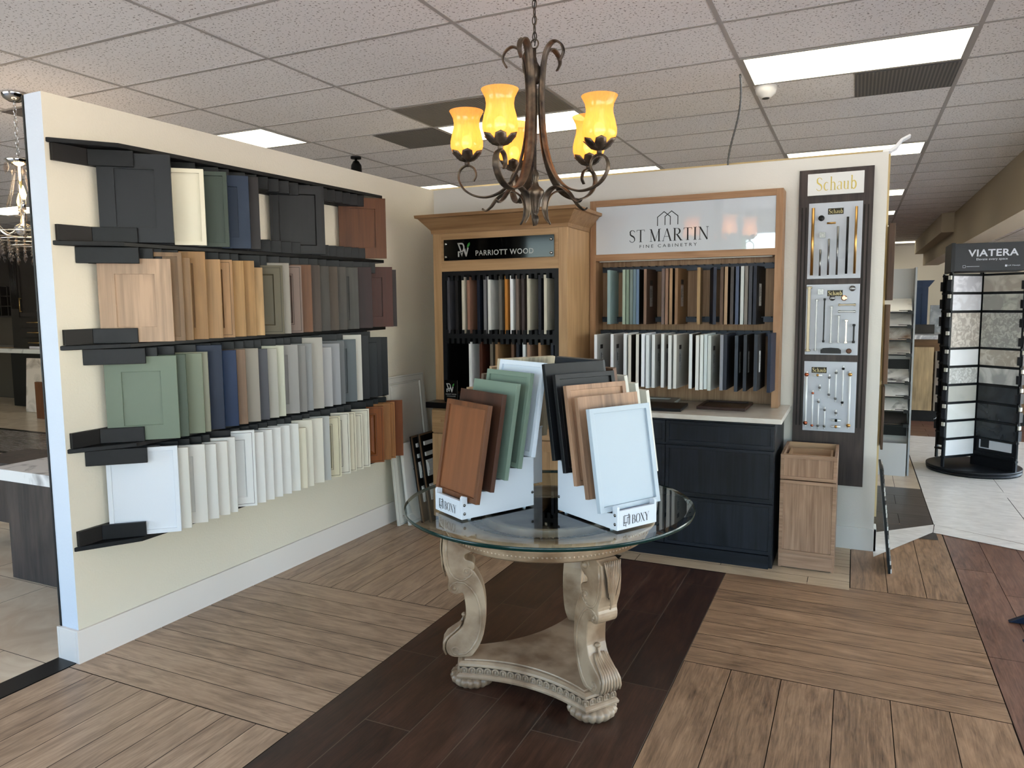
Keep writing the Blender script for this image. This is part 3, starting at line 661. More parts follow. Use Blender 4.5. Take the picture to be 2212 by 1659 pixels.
# black slotted rack
mb = MB(); bk = paint((24,26,31), .5)
RX0, RX1 = -2.645, -1.766
for z0, z1 in ((1.808,1.837),(1.372,1.402)): mb.box(RX0, PY0+.004, z0, RX1, PY0+.022, z1)
for x in (RX0, RX1-.03): mb.box(x, PY0+.003, PZ0, x+.03, PY0+.022, 1.808)
L(mb.build('rack_frame', bk))
mb = MB(); n = 20
for k in range(n):
    x = RX0+.035+k*(RX1-RX0-.07)/(n-1)
    for z0, z1 in ((1.775,1.808),(1.402,1.432),(1.335,1.372)): mb.box(x-.011, PY0+.004, z0, x+.011, PY0+.2, z1)
mb.box(RX0, PY0+.024, 1.38, RX1, PY1-.02, 1.404); mb.box(RX0, PY0+.024, 1.812, RX1, PY1-.02, 1.825)
L(mb.build('slot_combs', bk))
s = thing('sign', 'glossy black sign with silver lettering and green leaf on the oak display', 'sign', (-2.2, PY0-.012, 1.93))
sx0, sx1, sz0, sz1 = -2.615, -1.79, 1.912, 2.055
L(MB().box(sx0, PY0-.016, sz0, sx1, PY0-.010, sz1).build('sign_plate', paint((8,8,9), .08, spec=.25), bevel=.001), s)
for x in (sx0+.02, sx1-.02):
    for z in (sz0+.025, sz1-.03): L(MB().lathe([(.009,0),(.009,.012),(.005,.016),(0,.017)], 16, M=T(x, PY0-.012, z, 0, PI/2)).build('standoff', paint((200,198,194), .25, 1)), s)
def pw_logo(mb, x, z, k, y):
    """interlocked P and W mark with a leaf"""
    def pg(p, mi=0): mb.add([(x+a*k, y, z+b*k) for a, b in p], [tuple(range(len(p)))], mi)
    pg([(.02,0),(.14,0),(.14,.30),(.26,.30),(.20,.40),(.02,.40)])
    o1 = arc(.33,.66,.25,.34,90,-80,12); i1 = arc(.33,.66,.14,.23,90,-80,12)
    for i in range(12): pg([o1[i], o1[i+1], i1[i+1], i1[i]])
    pg([(-.02,1.0),(.33,1.0),(.33,.89),(.12,.89)]); pg([(-.02,1.0),(.1,1.0),(.37,.33),(.25,.33)])
    pg([(.22,.27),(.34,.27),(.40,.14),(.36,0)]); pg([(.34,.27),(.46,.33),(.38,.05),(.36,0)])
    pg([(.50,.42),(.62,.60),(.72,.25),(.70,0),(.66,0)]); pg([(.66,0),(.74,.0),(.92,.62),(.80,.66)])
    pg([(.80,.60),(.78,.74),(.84,.90),(1.0,1.02),(1.02,.86),(.94,.72)], 1)
mb = MB(); pw_logo(mb, -2.505, 1.935, .095, PY0-.0168)
put_text(mb, 'PARRIOTT WOOD', -2.365, 1.938, .43, .036, 0, .012, 0, 1.1, PY0-.0168)
L(mb.build('lettering', [paint((190,190,188), .4, .3), paint((66,150,66), .5)]), s)
# samples in the oak display: (x px-free metric position from the left edge of the opening 0..1, colours)
def sx_(f): return RX0+(RX1-RX0)*f
U = [(-2.598,'slate',(92,92,100)),(-2.533,'charcoal',(46,44,46)),(-2.481,'cream',(214,206,188)),(-2.439,'pink tan wood',(166,124,104)),(-2.361,'navy',(34,42,62)),(-2.311,'cool grey',(140,140,144)),(-2.278,'white',(226,226,222)),(-2.193,'grey taupe',(126,122,114)),(-2.149,'orange',(196,130,56)),(-2.109,'bright white',(236,238,240)),(-2.067,'taupe',(136,120,110)),(-2.025,'dark mauve',(86,74,72)),(-1.985,'pale cream',(206,200,182)),(-1.903,'dark navy',(40,40,52)),(-1.863,'ivory',(208,202,186))]
for i, (f, nm, c) in enumerate(U):
    x = f; dk = i in (3,6,12,14)
    c2 = {3:(66,42,24),6:(120,120,116),12:(66,66,64),14:(64,62,60)}.get(i, tuple(int(v*.9) for v in c))
    M = Matrix.Translation((x+.010, PY0+.006, 1.406)) @ Matrix.Rotation(PI/2, 4, 'Z')
    # edge faces the viewer; face looks to +x
    o = MB().box(0, -.0005, 0, .30, .0195, .392).build('door_sample', Pn(c,.5), M=M, bevel=.0008)
    tag(o, '%s door sample edge, %s of the upper slots in the oak display' % (nm, ORD[i]), 'door sample', 'door samples in the oak display')
for i, (f, nm, c) in enumerate([(-2.432,'bright white',(236,236,236)),(-2.348,'red brown',(98,52,36)),(-2.266,'taupe',(132,122,108)),(-2.226,'tan wood',(172,132,92)),(-2.105,'brown wood',(120,88,66)),(-2.068,'navy',(40,46,60)),(-2.020,'cool white',(222,226,230)),(-1.987,'pink tan',(176,142,120)),(-1.905,'light oak',(178,140,104)),(-1.816,'dark navy',(38,46,62))]):
    M = Matrix.Translation((f+.010, PY0+.006, .956)) @ Matrix.Rotation(PI/2, 4, 'Z')
    o = MB().box(0, -.0005, 0, .30, .0195, .392).build('door_sample', Pn(c,.5), M=M, bevel=.0008)
    tag(o, '%s door sample edge, %s of the lower slots in the oak display' % (nm, ORD[i]), 'door sample', 'door samples in the oak display')
t2 = MB().box(RX0, PY0+.03, .931, RX1, PY1-.014, .954).build('rack_floor', bk); L(t2)
# base unit
bt = thing('base_cabinet', 'light oak base cabinet under the black countertop in the corner', 'cabinet', (-2.2, 4.42, 0))
BX0, BX1, BY = -2.69, -1.72, 4.43
mb = MB(); mb.box(BX0, BY+.02, .1, BX1, 5.15, .888); mb.box(BX0+.0, BY+.07, 0, BX1, 5.15, .1); L(mb.build('body', oakc), bt)
for i in range(3):
    wd = (BX1-BX0)/3
    for z0, z1, nm in ((.715,.875,'drawer'),(.11,.705,'door')):
        o = door(nm, None, None, T(BX0+i*wd+.003, BY, z0), wd-.006, z1-z0, .019, 'wide', oakh if nm == 'drawer' else oakc)
        L(o, bt)
tag(MB().box(-2.715, 4.395, .889, -1.71, 5.15, .93).build('countertop', paint((14,15,20), .3), bevel=.002), 'black countertop under the oak display cabinet', 'countertop')
pq = thing('plaque', 'small black plaque standing on the black countertop in the corner', 'plaque', (-2.54, 4.45, .931))
L(MB().box(-2.59, 4.447, .931, -2.487, 4.455, 1.085).build('plate', paint((20,19,20), .25), bevel=.0008), pq)
mb = MB(); pw_logo(mb, -2.575, 1.0, .062, 4.4462); put_text(mb, 'PARRIOTT WOOD', -2.58, .982, .083, .008, 0, 0, 0, 1, 4.4462); put_text(mb, 'AUTHORIZED DEALER', -2.573, .97, .07, .005, 0, 0, 0, 1, 4.4462)
L(mb.build('lettering', [paint((200,200,198), .4), paint((66,150,66), .5)]), pq)

# ---------------- hutch with the white sign ----------------
ok2 = W((186,144,108), (160,118,84), .45); ok2h = W((186,144,108), (160,118,84), .45, 'x')
HX0, HX1, HY, HZ0, HZ1 = -1.700, -.432, 4.968, .926, 2.312
h = thing('display_hutch', 'oak hutch with a white lettered sign above two rows of door samples', 'display hutch', (-1.07, 4.97, .926))
mb = MB(); mb.box(HX0, HY, HZ0, HX0+.042, 5.152, HZ1); L(mb.build('side_post', ok2, bevel=.001), h)
mb = MB(); mb.box(HX1-.042, HY, HZ0, HX1, 5.152, HZ1); L(mb.build('side_post', ok2, bevel=.001), h)
L(MB().box(HX0+.042, HY, HZ1-.042, HX1-.042, 5.152, HZ1).build('top_rail', ok2h), h)
L(MB().box(HX0+.042, HY, 1.900, HX1-.042, 5.152, 1.943).build('lower_rail', ok2h), h)
L(MB().box(HX0+.042, 5.136, HZ0, HX1-.042, 5.152, 1.90).build('back_panel', W((176,142,110),(146,112,82),.5,'z',140)), h)
mb = MB(); mb.box(HX0+.06, 5.0, 1.893, HX1-.06, 5.03, 1.899); L(mb.build('light_strip', paint((200,196,188), .4)), h)
sg = thing('sign', 'glossy white sign with dark house mark and serif lettering on the oak hutch', 'sign', (-1.07, 4.975, 1.95))
gx0, gx1, gz0, gz1 = HX0+.042, HX1-.042, 1.943, 2.270
L(MB().box(gx0+.001, 4.976, gz0+.001, gx1-.001, 4.984, gz1-.001).build('sign_panel', paint((206,212,218), .015, coat=1, spec=.9)), sg)
mb = MB(); yy = 4.9756
put_serif(mb, 'ST MARTIN', -1.425, 2.018, .54, .083, 0, yy, gap=.08)
put_text(mb, 'FINE CABINETRY', -1.348, 1.978, .385, .021, 0, .0, 0, 1.5, yy)
def ln_(pts, wv):
    n = len(pts)
    for i in range(n-1):
        a = Vector(pts[i]); b = Vector(pts[i+1]); t_ = (b-a).normalized(); nn = Vector((-t_.y, t_.x))*wv/2; a = a-t_*wv*.4; b = b+t_*wv*.4
        mb.add([(p.x, yy, p.y) for p in (a+nn, b+nn, b-nn, a-nn)], [(3,2,1,0)])
c0 = -1.158
ln_([(c0-.068,2.122),(c0-.068,2.178),(c0-.024,2.212),(c0+.018,2.178),(c0+.018,2.126)], .0055)
ln_([(c0+.068,2.126),(c0+.068,2.180),(c0+.026,2.214),(c0-.018,2.180),(c0-.018,2.126)], .0055)
L(mb.build('lettering', paint((34,32,34), .4)), sg)
# steel hanging rails
st = paint((70,76,88), .45, .6)
for z, y0 in ((1.842, 5.10),(1.492, 5.10),(1.400, 5.06)):
    mb = MB(); mb.box(HX0+.05, y0, z-.018, HX1-.05, 5.135, z+.018)
    for k in range(22): x = HX0+.07+k*.054; mb.box(x-.002, y0-.06, z+.012, x+.002, y0, z+.018)
    L(mb.build('hanging_rail', st), h)
def hang(x, y, z, wd, ht, rz, c, label, face=None, lab=None, wd_=False, grp=''):
    M = Matrix.Translation((x, y, z)) @ Matrix.Rotation(PI/2+rz, 4, 'Z')
    mt = W(c, tuple(int(v*.82) for v in c), .45) if wd_ else Pn(c, .5)
    ms = [mt, (Pn(face, .5) if face else mt)]
    mb = MB(); t_ = .020
    vs = [(0,-t_/2,0),(wd,-t_/2,0),(wd,t_/2,0),(0,t_/2,0),(0,-t_/2,ht),(wd,-t_/2,ht),(wd,t_/2,ht),(0,t_/2,ht)]
    mb.add(vs, [(0,3,2,1),(4,5,6,7),(1,2,6,5),(2,3,7,6),(3,0,4,7)], 0); mb.add(vs, [(0,1,5,4)], 1)
    o = mb.build('door_sample', ms, M=M, bevel=.0006)
    tag(o, label, 'door sample', grp)
    if lab:
        mb = MB(); q = .062
        mb.box(q, -t_/2-.0008, ht*.32, q+.05, -t_/2-.0002, ht*.70, 0); mb.box(q, -t_/2-.0008, ht*.72, q+.05, -t_/2-.0002, ht*.80, 1)
        mb.box(q+.012, -t_/2-.0010, ht*.48, q+.022, -t_/2-.0008, ht*.64, 1)
        for k in range(5): mb.box(q+.028, -t_/2-.0010, ht*(.40+.05*k), q+.046, -t_/2-.0008, ht*(.405+.05*k), 1)
        p = mb.build('sample_label', [paint(lab, .5), paint((44,40,42), .5)]); p.parent = o
    return o
def hx(px, y, z=1.64):
    """metres across the hutch for a reading taken on its front plane scale"""
    return px
GU = 'door samples in the upper row of the hutch'; GLo = 'door samples in the lower row of the hutch'
UP = [(-1.551,(160,186,188),'pale aqua',None,None,0,0),(-1.443,(170,186,168),'pale green',None,None,0,0),(-1.417,(138,158,140),'sage',None,None,0,0),(-1.391,(130,146,142),'grey green',None,None,0,0),(-1.368,(116,140,152),'blue grey',None,None,0,0),(-1.346,(110,134,164),'dusty blue',(24,26,30),None,0,0),
      (-1.295,(170,134,112),'pinkish oak',(84,62,50),(150,146,142),1,-.12),(-1.173,(134,112,104),'mauve brown',None,None,1,0),(-1.148,(160,122,98),'tan brown',None,None,1,0),(-1.120,(184,144,106),'light tan',(26,22,20),None,1,0),(-1.084,(168,128,92),'tan oak',(130,96,64),(160,150,146),1,-.12),
      (-.938,(182,146,98),'golden oak',None,None,1,.10),(-.834,(38,44,66),'deep navy',(20,24,38),None,0,.28),(-.79,(118,88,68),'chestnut',None,None,1,0),(-.763,(186,152,118),'pale wood',(22,22,24),None,1,0),
      (-.726,(84,78,78),'dark taupe',None,None,0,0),(-.694,(90,102,130),'slate blue',None,None,0,0),(-.663,(200,204,202),'light grey',None,None,0,0),(-.638,(140,132,124),'grey taupe',None,None,0,0),(-.612,(74,76,86),'dark slate',None,None,0,0),(-.585,(44,50,68),'navy labelled',(24,25,28),(186,184,180),0,-.16)]
for i, (x, c, nm, face, lab, wd_, rz) in enumerate(UP):
    hang(x, 4.93, 1.462, .205, .372, rz, c, '%s door sample, %s from the oak cabinet in the upper hutch row' % (nm, ORD[i]), face, None, bool(wd_), GU) if not lab else \
    hang(x, 4.93, 1.462, .205, .372, rz, c, '%s door sample, %s from the oak cabinet in the upper hutch row' % (nm, ORD[i]), face, lab, bool(wd_), GU)
# right faces of the samples turn towards the room: labels go on local -y... (sample faces)
LO = [(-1.561,(232,234,238),'white',(176,176,174),1,-.04),(-1.448,(228,230,234),'white',(180,178,176),1,-.03),(-1.36,(226,228,230),'cool white',None,0,0),(-1.328,(218,212,200),'cream',(50,46,42),0,0),(-1.277,(222,218,208),'warm white',(48,44,40),0,0),(-1.241,(234,236,242),'bright white',None,0,.0),(-1.211,(224,230,234),'pale blue white',None,0,-.03),
      (-1.172,(226,228,230),'plain white',(176,176,172),1,-.04),(-1.112,(226,228,228),'soft white',(178,176,172),1,-.02),(-1.066,(224,224,222),'chalk white',None,0,0),(-1.033,(222,222,218),'off white',(182,180,172),1,-.06),(-.934,(222,226,226),'satin white',(60,54,48),0,0),(-.893,(224,224,220),'ivory white',None,0,0),(-.866,(220,224,222),'eggshell white',None,0,0),(-.841,(204,214,216),'pale aqua white',None,0,0),(-.818,(204,210,206),'grey white',(174,178,174),1,-.05),
      (-.744,(150,152,162),'lilac grey',None,0,0),(-.722,(44,50,66),'navy',(40,46,62),0,-.03),(-.656,(64,74,88),'slate blue',(34,40,54),1,-.02),(-.604,(56,62,72),'dark slate',(22,24,30),1,-.02),(-.542,(60,68,80),'charcoal blue',(20,22,28),1,-.05)]
for i, (x, c, nm, face, lab, rz) in enumerate(LO):
    hang(x, 4.68, 1.055+.004*(i % 3), .30, .345, rz, c, '%s door sample, %s from the oak cabinet in the lower hutch row' % (nm, ORD[i]), face, (180,182,184) if lab else None, False, GLo)
o = MB().box(0,-.01,0,.30,.01,.37).build('door_sample', Pn((48,58,82)), M=Matrix.Translation((-.478,4.82,1.04)) @ Matrix.Rotation(PI/2-.1, 4, 'Z')); tag(o, 'plain navy door sample hanging last in the lower hutch row against the oak post', 'door sample', GLo)

# countertop, dark base cabinet
tag(MB().box(-1.70, 4.485, .895, -.366, 5.153, .925).build('countertop', stone((204,198,188),(190,182,170), 3, .28), bevel=.003), 'pale stone countertop under the oak hutch', 'countertop')
dk = W((40,45,56), (20,22,28), .42, 'z', 60); dkh = W((40,45,56), (20,22,28), .42, 'x', 60)
b = thing('base_cabinet', 'blue black oak base cabinet with wide drawers under the pale countertop', 'cabinet', (-1.05, 4.53, 0))
L(MB().box(-1.70, 4.554, .0, -.406, 5.152, .893).build('body', dk, bevel=.001), b)
L(MB().box(-1.70, 4.534, .0, -.426, 4.554, .085).build('toe_board', dkh), b)
for x0, x1 in ((-1.698,-1.056),(-1.052,-.410)):
    for z0, z1 in ((.735,.875),(.412,.722),(.092,.400)):
        L(door('drawer_front', None, None, T(x0, 4.533, z0), x1-x0, z1-z0, .02, 'slim', dkh, dk), b)
def flat_door(x, y, rz, w_, h_, name_m, label, style='slim', z=.926):
    M = Matrix.Translation((x, y, z+.019)) @ Matrix.Rotation(rz, 4, 'Z') @ Matrix.Rotation(-PI/2, 4, 'X')
    door('door_sample', label, 'door sample', M, w_, h_, .019, style, name_m)
flat_door(-.905, 4.745, -.02, .30, .34, W((84,56,48),(60,38,32),.4), 'reddish brown slim-framed door sample lying flat on the pale countertop', 'slim')
flat_door(-1.30, 4.56, .05, .33, .30, Pn((22,23,28),.35), 'black door sample lying flat at the front of the pale countertop', 'slab')
flat_door(-1.40, 4.84, .03, .32, .29, Pn((190,184,172),.4), 'pale grey framed door sample lying flat behind the black one', 'shaker')

# ---------------- hardware board ----------------
wal = W((92,78,74), (62,52,50), .45, 'z', 50)
hb = thing('hardware_board', 'tall walnut hardware display board with three panels of pulls and knobs', 'display board', (-.14, 5.13, .42))
mb = MB(); bx0, bx1 = -.352, .077
mb.box(bx0, 5.128, .421, bx1, 5.154, 2.432); L(mb.build('board', wal, bevel=.001), hb)
mb = MB()
for x in (bx0+.018, bx0+.04, bx1-.052, bx1-.03): mb.box(x, 5.1265, .80, x+.009, 5.129, 2.20)
L(mb.build('groove', paint((40,32,30), .6)), hb)
L(MB().box(-.302, 5.118, 2.27, .022, 5.128, 2.405).build('name_panel', paint((226,226,224), .35), bevel=.002), hb)
mb = MB(); put_serif(mb, 'Schaub', -.255, 2.298, .235, .082, 0, 5.1175, gap=.05); L(mb.build('lettering', paint((206,184,98), .35, .4)), hb)
gold = paint((200,156,92), .3, 1); nick = paint((150,150,150), .3, 1); blackm = paint((22,22,24), .4); cop = paint((206,118,86), .2, 1); bronze = paint((92,66,54), .35, .8); clear = paint((232,236,238), .08, spec=.9)
pm_ = paint((196,202,212), .35)
def panel(z0, z1, items, tx):
    p = MB().box(-.29, 5.116, z0, .020, 5.128, z1).build('display_panel', pm_, bevel=.002); L(p, hb)
    mb = MB(); mb.box(tx-.045, 5.1145, z1-.075, tx+.045, 5.116, z1-.037); o = mb.build('name_tag', paint((60,54,44), .35, .6)); o.parent = p; o.matrix_parent_inverse = Matrix.Identity(4)
    mb = MB(); put_serif(mb, 'Schaub', tx-.040, z1-.068, .08, .026, 0, 5.114, gap=.05); o = mb.build('tag_lettering', paint((206,190,140), .35, .5)); o.parent = p
    for it in items:
        k, x, z, ln2, m1 = it[:5]; mb = MB(); y = 5.116
        if k == 'bar':      # vertical bar pull with two posts
            r = it[5] if len(it) > 5 else .006
            mb.cyl((x, y-.03, z), (x, y-.03, z+ln2), r, 12); mb.cyl((x, y, z+ln2*.06+.006), (x, y-.03, z+ln2*.06+.006), r*.9, 10); mb.cyl((x, y, z+ln2*.94-.006), (x, y-.03, z+ln2*.94-.006), r*.9, 10); nm = 'bar_pull'
        elif k == 'sq':     # square pull with end blocks
            r = it[5] if len(it) > 5 else .005
            mb.box(x-r, y-.032, z, x+r, y-.024, z+ln2); mb.box(x-r*1.7, y-.03, z, x+r*1.7, y, z+.014); mb.box(x-r*1.7, y-.03, z+ln2-.014, x+r*1.7, y, z+ln2); nm = 'square_pull'
        elif k == 'hsq':
            mb.box(x-ln2/2, y-.03, z-.005, x+ln2/2, y-.022, z+.005); mb.box(x-ln2/2, y-.028, z-.008, x-ln2/2+.012, y, z+.008); mb.box(x+ln2/2-.012, y-.028, z-.008, x+ln2/2, y, z+.008); nm = 'square_pull'
        elif k == 'hbar': mb.cyl((x-ln2/2, y-.025, z), (x+ln2/2, y-.025, z), .006, 12); mb.cyl((x, y, z), (x, y-.025, z), .005, 10); nm = 'bar_knob'
        elif k == 'knob': mb.lathe([(.006,0),(.006,.012),(ln2,.018),(ln2,.026),(ln2*.8,.03),(0,.03)], 20, M=T(x, y, z, 0, PI/2)); nm = 'round_knob'
        elif k == 'sknob': mb.box(x-.006, y-.014, z-.006, x+.006, y, z+.006); mb.box(x-ln2, y-.026, z-ln2, x+ln2, y-.014, z+ln2); mb.box(x-ln2*.55, y-.028, z-ln2*.55, x+ln2*.55, y-.026, z+ln2*.55); nm = 'square_knob'
        elif k == 'oct': mb.lathe([(.006,0),(.006,.012),(ln2,.016),(ln2,.024),(ln2*.7,.028),(0,.028)], 8, M=T(x, y, z, 0, PI/2) @ Matrix.Rotation(PI/8, 4, 'Z'), smooth=False); nm = 'octagonal_knob'
        elif k == 'cup':
            P_ = [(-.06,0),(.06,0),(.06,.022),(.045,.033),(0,.036),(-.045,.033),(-.06,.022)]; mb.prism([(x+a, z+c_) for a, c_ in P_], y-.022, y, 'y'); nm = 'cup_pull'
        if k in ('rod','hrod'):  # clear rod with metal ball ends
            R = it[5] if len(it) > 5 else .010; nm = 'clear_rod_pull'; m2 = MB(); ovr = .02
            if k == 'rod':
                mb.cyl((x, y-.028, z-ovr), (x, y-.028, z+ln2+ovr), R*.55, 10)
                for zz_ in ((z, z+ln2) if ln2 > 0.001 else (z,)):
                    m3 = MB(); m3.sphere((x, y-.028, zz_), R, 12); m3.cyl((x, y-.001, zz_), (x, y-.028, zz_), R*.45, 8); o2 = m3.build('metal_end', m1); o2.parent = p
            else: mb.cyl((x-.028, y-.028, z), (x+.028, y-.028, z), R*.6, 10); m2.sphere((x, y-.028, z), R, 12); m2.cyl((x, y, z), (x, y-.028, z), R*.45, 8)
            o = mb.build(nm, clear); o.parent = p
            if m2.v: o2 = m2.build('metal_end', m1); o2.parent = p
            continue
        o = mb.build(nm, m1, bevel=(.0022 if k in ('sq','hsq','sknob') else 0)); o.parent = p
panel(1.748, 2.222, [('bar',-.262,1.77,.42,gold,.009),('bar',-.015,1.775,.41,gold,.0075),('bar',-.062,1.775,.35,blackm,.007),('bar',-.116,1.77,.30,nick,.006),('bar',-.166,1.77,.225,nick,.006),('bar',-.214,1.766,.165,nick,.006),('knob',-.214,2.125,.018,blackm),('sknob',-.205,2.02,.017,nick),('hbar',-.155,2.092,.05,gold)], -.133)
panel(1.265, 1.712, [('sq',-.272,1.285,.415,paint((150,138,118),.32,1),.009),('sq',-.226,1.29,.33,nick),('sq',-.180,1.345,.28,blackm,.004),('sq',-.138,1.34,.235,nick),('sq',-.094,1.342,.175,nick),('sq',-.050,1.34,.15,paint((196,186,170),.2,1)),('sq',-.006,1.342,.12,blackm),('sknob',-.205,1.665,.017,nick),('knob',-.135,1.625,.017,nick),('oct',-.068,1.625,.018,paint((196,150,124),.25,1)),('knob',-.022,1.684,.018,nick),('hsq',-.05,1.582,.10,paint((150,138,118),.32,1)),('hsq',-.05,1.54,.10,nick),('oct',-.03,1.292,.017,bronze),('cup',-.135,1.275,.1,blackm)], -.122)
panel(.770, 1.222, [('rod',-.272,.822,.315,cop,.014),('rod',-.232,.808,.21,cop,.009),('rod',-.196,.808,.155,nick,.009),('rod',-.158,.808,.105,nick,.009),('rod',-.137,1.012,.11,nick,.009),('rod',-.098,.988,.165,nick,.009),('rod',-.058,.965,.215,paint((60,60,62),.3,1),.009),('rod',-.018,.820,.325,gold,.013),('rod',-.092,.897,.0,nick,.009),('rod',-.192,1.055,.0,nick,.009),('hrod',-.207,1.135,0,gold,.009),('hrod',-.090,.848,0,paint((40,52,48),.3,1),.010),('hrod',-.090,.808,0,gold,.010)], -.2)

# ---------------- small oak drawer cabinet ----------------
ok3 = W((188,152,124), (158,122,96), .5, 'z', 110); ok3h = W((188,152,124), (158,122,96), .5, 'x', 110); ply = W((214,178,140),(196,158,120),.5,'x')
c = thing('base_cabinet', 'narrow open-topped oak cabinet with drawer and door beside the dark base cabinet', 'cabinet', (-.22, 4.6, 0))
cx0, cx1, cy0, cy1, ch = -.376, -.066, 4.60, 5.06, .70
for a_ in (cx0, cx1-.016): L(MB().box(a_, cy0+.02, .0, a_+.016, cy1, ch).build('side_panel', ok3, bevel=.0008), c)
L(MB().box(cx0+.016, cy1-.014, .0, cx1-.016, cy1, ch).build('back_panel', ply), c)
L(MB().box(cx0+.016, cy0+.02, ch-.04, cx1-.016, cy0+.036, ch).build('front_rail', ply), c)
L(MB().box(cx0+.016, cy0+.02, .11, cx1-.016, cy1-.014, .125).build('bottom_panel', ply), c)
mb = MB(); mb.box(cx0, cy0+.012, 0.012, cx1-.012, cy0+.02, .098); L(mb.build('toe_board', ok3h), c)
dr = door('drawer', None, None, T(cx0, cy0, .552), cx1-cx0, ch-.552, .02, 'slim', ok3h, ok3); L(dr, c)
mb = MB(); z0, z1 = .57, .672
for a, b_, d_, e_ in ((cx0+.03,cy0+.045,cx0+.042,cy1-.06),(cx1-.042,cy0+.045,cx1-.03,cy1-.06),(cx0+.042,cy0+.045,cx1-.042,cy0+.057),(cx0+.042,cy1-.072,cx1-.042,cy1-.06)): mb.box(a, b_, z0, d_, e_, z1)
mb.box(cx0+.042, cy0+.057, z0, cx1-.042, cy1-.072, z0+.008); L(mb.build('drawer_box', ply), c)
L(door('door', None, None, T(cx0, cy0, .10), cx1-cx0, .446, .02, 'slim', ok3h, ok3), c)

# ---------------- round glass table ----------------
cxy = (-1.165, 2.86); bxy = (-1.145, 2.79)
def antique():
    mt, t_, b_ = base('antique_cream'); tc = t_.nodes.new('ShaderNodeTexCoord'); n = t_.nodes.new('ShaderNodeTexNoise'); n.inputs['Scale'].default_value = 7; n.inputs['Detail'].default_value = 5
    cr = t_.nodes.new('ShaderNodeValToRGB'); cr.color_ramp.elements[0].position = .38; cr.color_ramp.elements[1].position = .6
    cr.color_ramp.elements[0].color = (*lin((124,98,74)), 1); cr.color_ramp.elements[1].color = (*lin((170,146,120)), 1)
    t_.links.new(tc.outputs['Object'], n.inputs[0]); t_.links.new(n.outputs[0], cr.inputs[0])
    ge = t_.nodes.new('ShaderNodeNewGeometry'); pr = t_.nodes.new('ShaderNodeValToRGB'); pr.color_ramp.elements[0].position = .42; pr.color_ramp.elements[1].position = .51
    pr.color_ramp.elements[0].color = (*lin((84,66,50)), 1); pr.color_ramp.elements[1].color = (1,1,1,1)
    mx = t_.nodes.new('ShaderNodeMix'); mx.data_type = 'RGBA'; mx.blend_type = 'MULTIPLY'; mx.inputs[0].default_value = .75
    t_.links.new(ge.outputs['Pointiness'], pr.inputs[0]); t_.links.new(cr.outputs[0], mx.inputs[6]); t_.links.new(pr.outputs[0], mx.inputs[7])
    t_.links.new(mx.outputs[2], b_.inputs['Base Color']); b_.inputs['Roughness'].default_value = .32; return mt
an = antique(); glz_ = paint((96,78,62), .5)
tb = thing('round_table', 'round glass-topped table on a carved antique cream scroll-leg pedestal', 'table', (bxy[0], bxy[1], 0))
def B(o): o.parent = tb; return o
# feet
AZ = [math.radians(a) for a in (206, 326, 86)]
for a in AZ:
    mb = MB(); mb.lathe([(.05,.0),(.075,.006),(.092,.022),(.096,.036),(.088,.050),(.07,.056)], 144, flute=lambda an_, z_: 1+.10*abs(math.sin(an_*9))-.06, M=T(.315*math.cos(a), .315*math.sin(a), .0))
    B(mb.build('foot', an))
# plinth
def plinth_poly(rc, hw, rm, n=14):
    P = []
    for k in range(3):
        a = AZ[k]; d_ = Vector((math.cos(a), math.sin(a))); nn = Vector((-d_.y, d_.x))
        P += [d_*rc-nn*hw, d_*rc+nn*hw]
        a2 = AZ[(k+1) % 3] if k < 2 else AZ[0]+2*PI
        d2 = Vector((math.cos(a2), math.sin(a2))); n2 = Vector((-d2.y, d2.x)); A = d_*rc+nn*hw; E_ = d2*rc-n2*hw
        mid = (A+E_)/2; ctr = mid.normalized()*(rm*2-mid.length)
        for i in range(1, n):
            u = i/n; P.append(A*(1-u)**2+ctr*2*u*(1-u)+E_*u*u)
    return P
def loft(mb, layers, mi=0):
    n = len(layers[0][0]); vs = []; fs = []
    for P, z in layers: vs += [(p.x, p.y, z) for p in P]
    for k in range(len(layers)-1):
        for i in range(n):
            j = (i+1) % n; fs.append((k*n+i, k*n+j, (k+1)*n+j, (k+1)*n+i))
    fs += [tuple(range(n))[::-1], tuple(range((len(layers)-1)*n, len(layers)*n))]
    mb.add(vs, fs, mi)
PL = lambda o: plinth_poly(.372+o, .075+o*.5, .185+o)
mb = MB(); loft(mb, [(PL(-.012),.052),(PL(.010),.056),(PL(.012),.066),(PL(.004),.074),(PL(-.002),.077),(PL(-.004),.104),(PL(.004),.108),(PL(.002),.118),(PL(-.012),.126),(PL(-.022),.1265),(PL(-.024),.132)])
B(mb.build('plinth', an, bevel=.0015))
# stained band behind the carved arches
mb = MB(); loft(mb, [(PL(-.0035),.0785),(PL(-.0035),.1035)]); B(mb.build('stained_band', glz_))
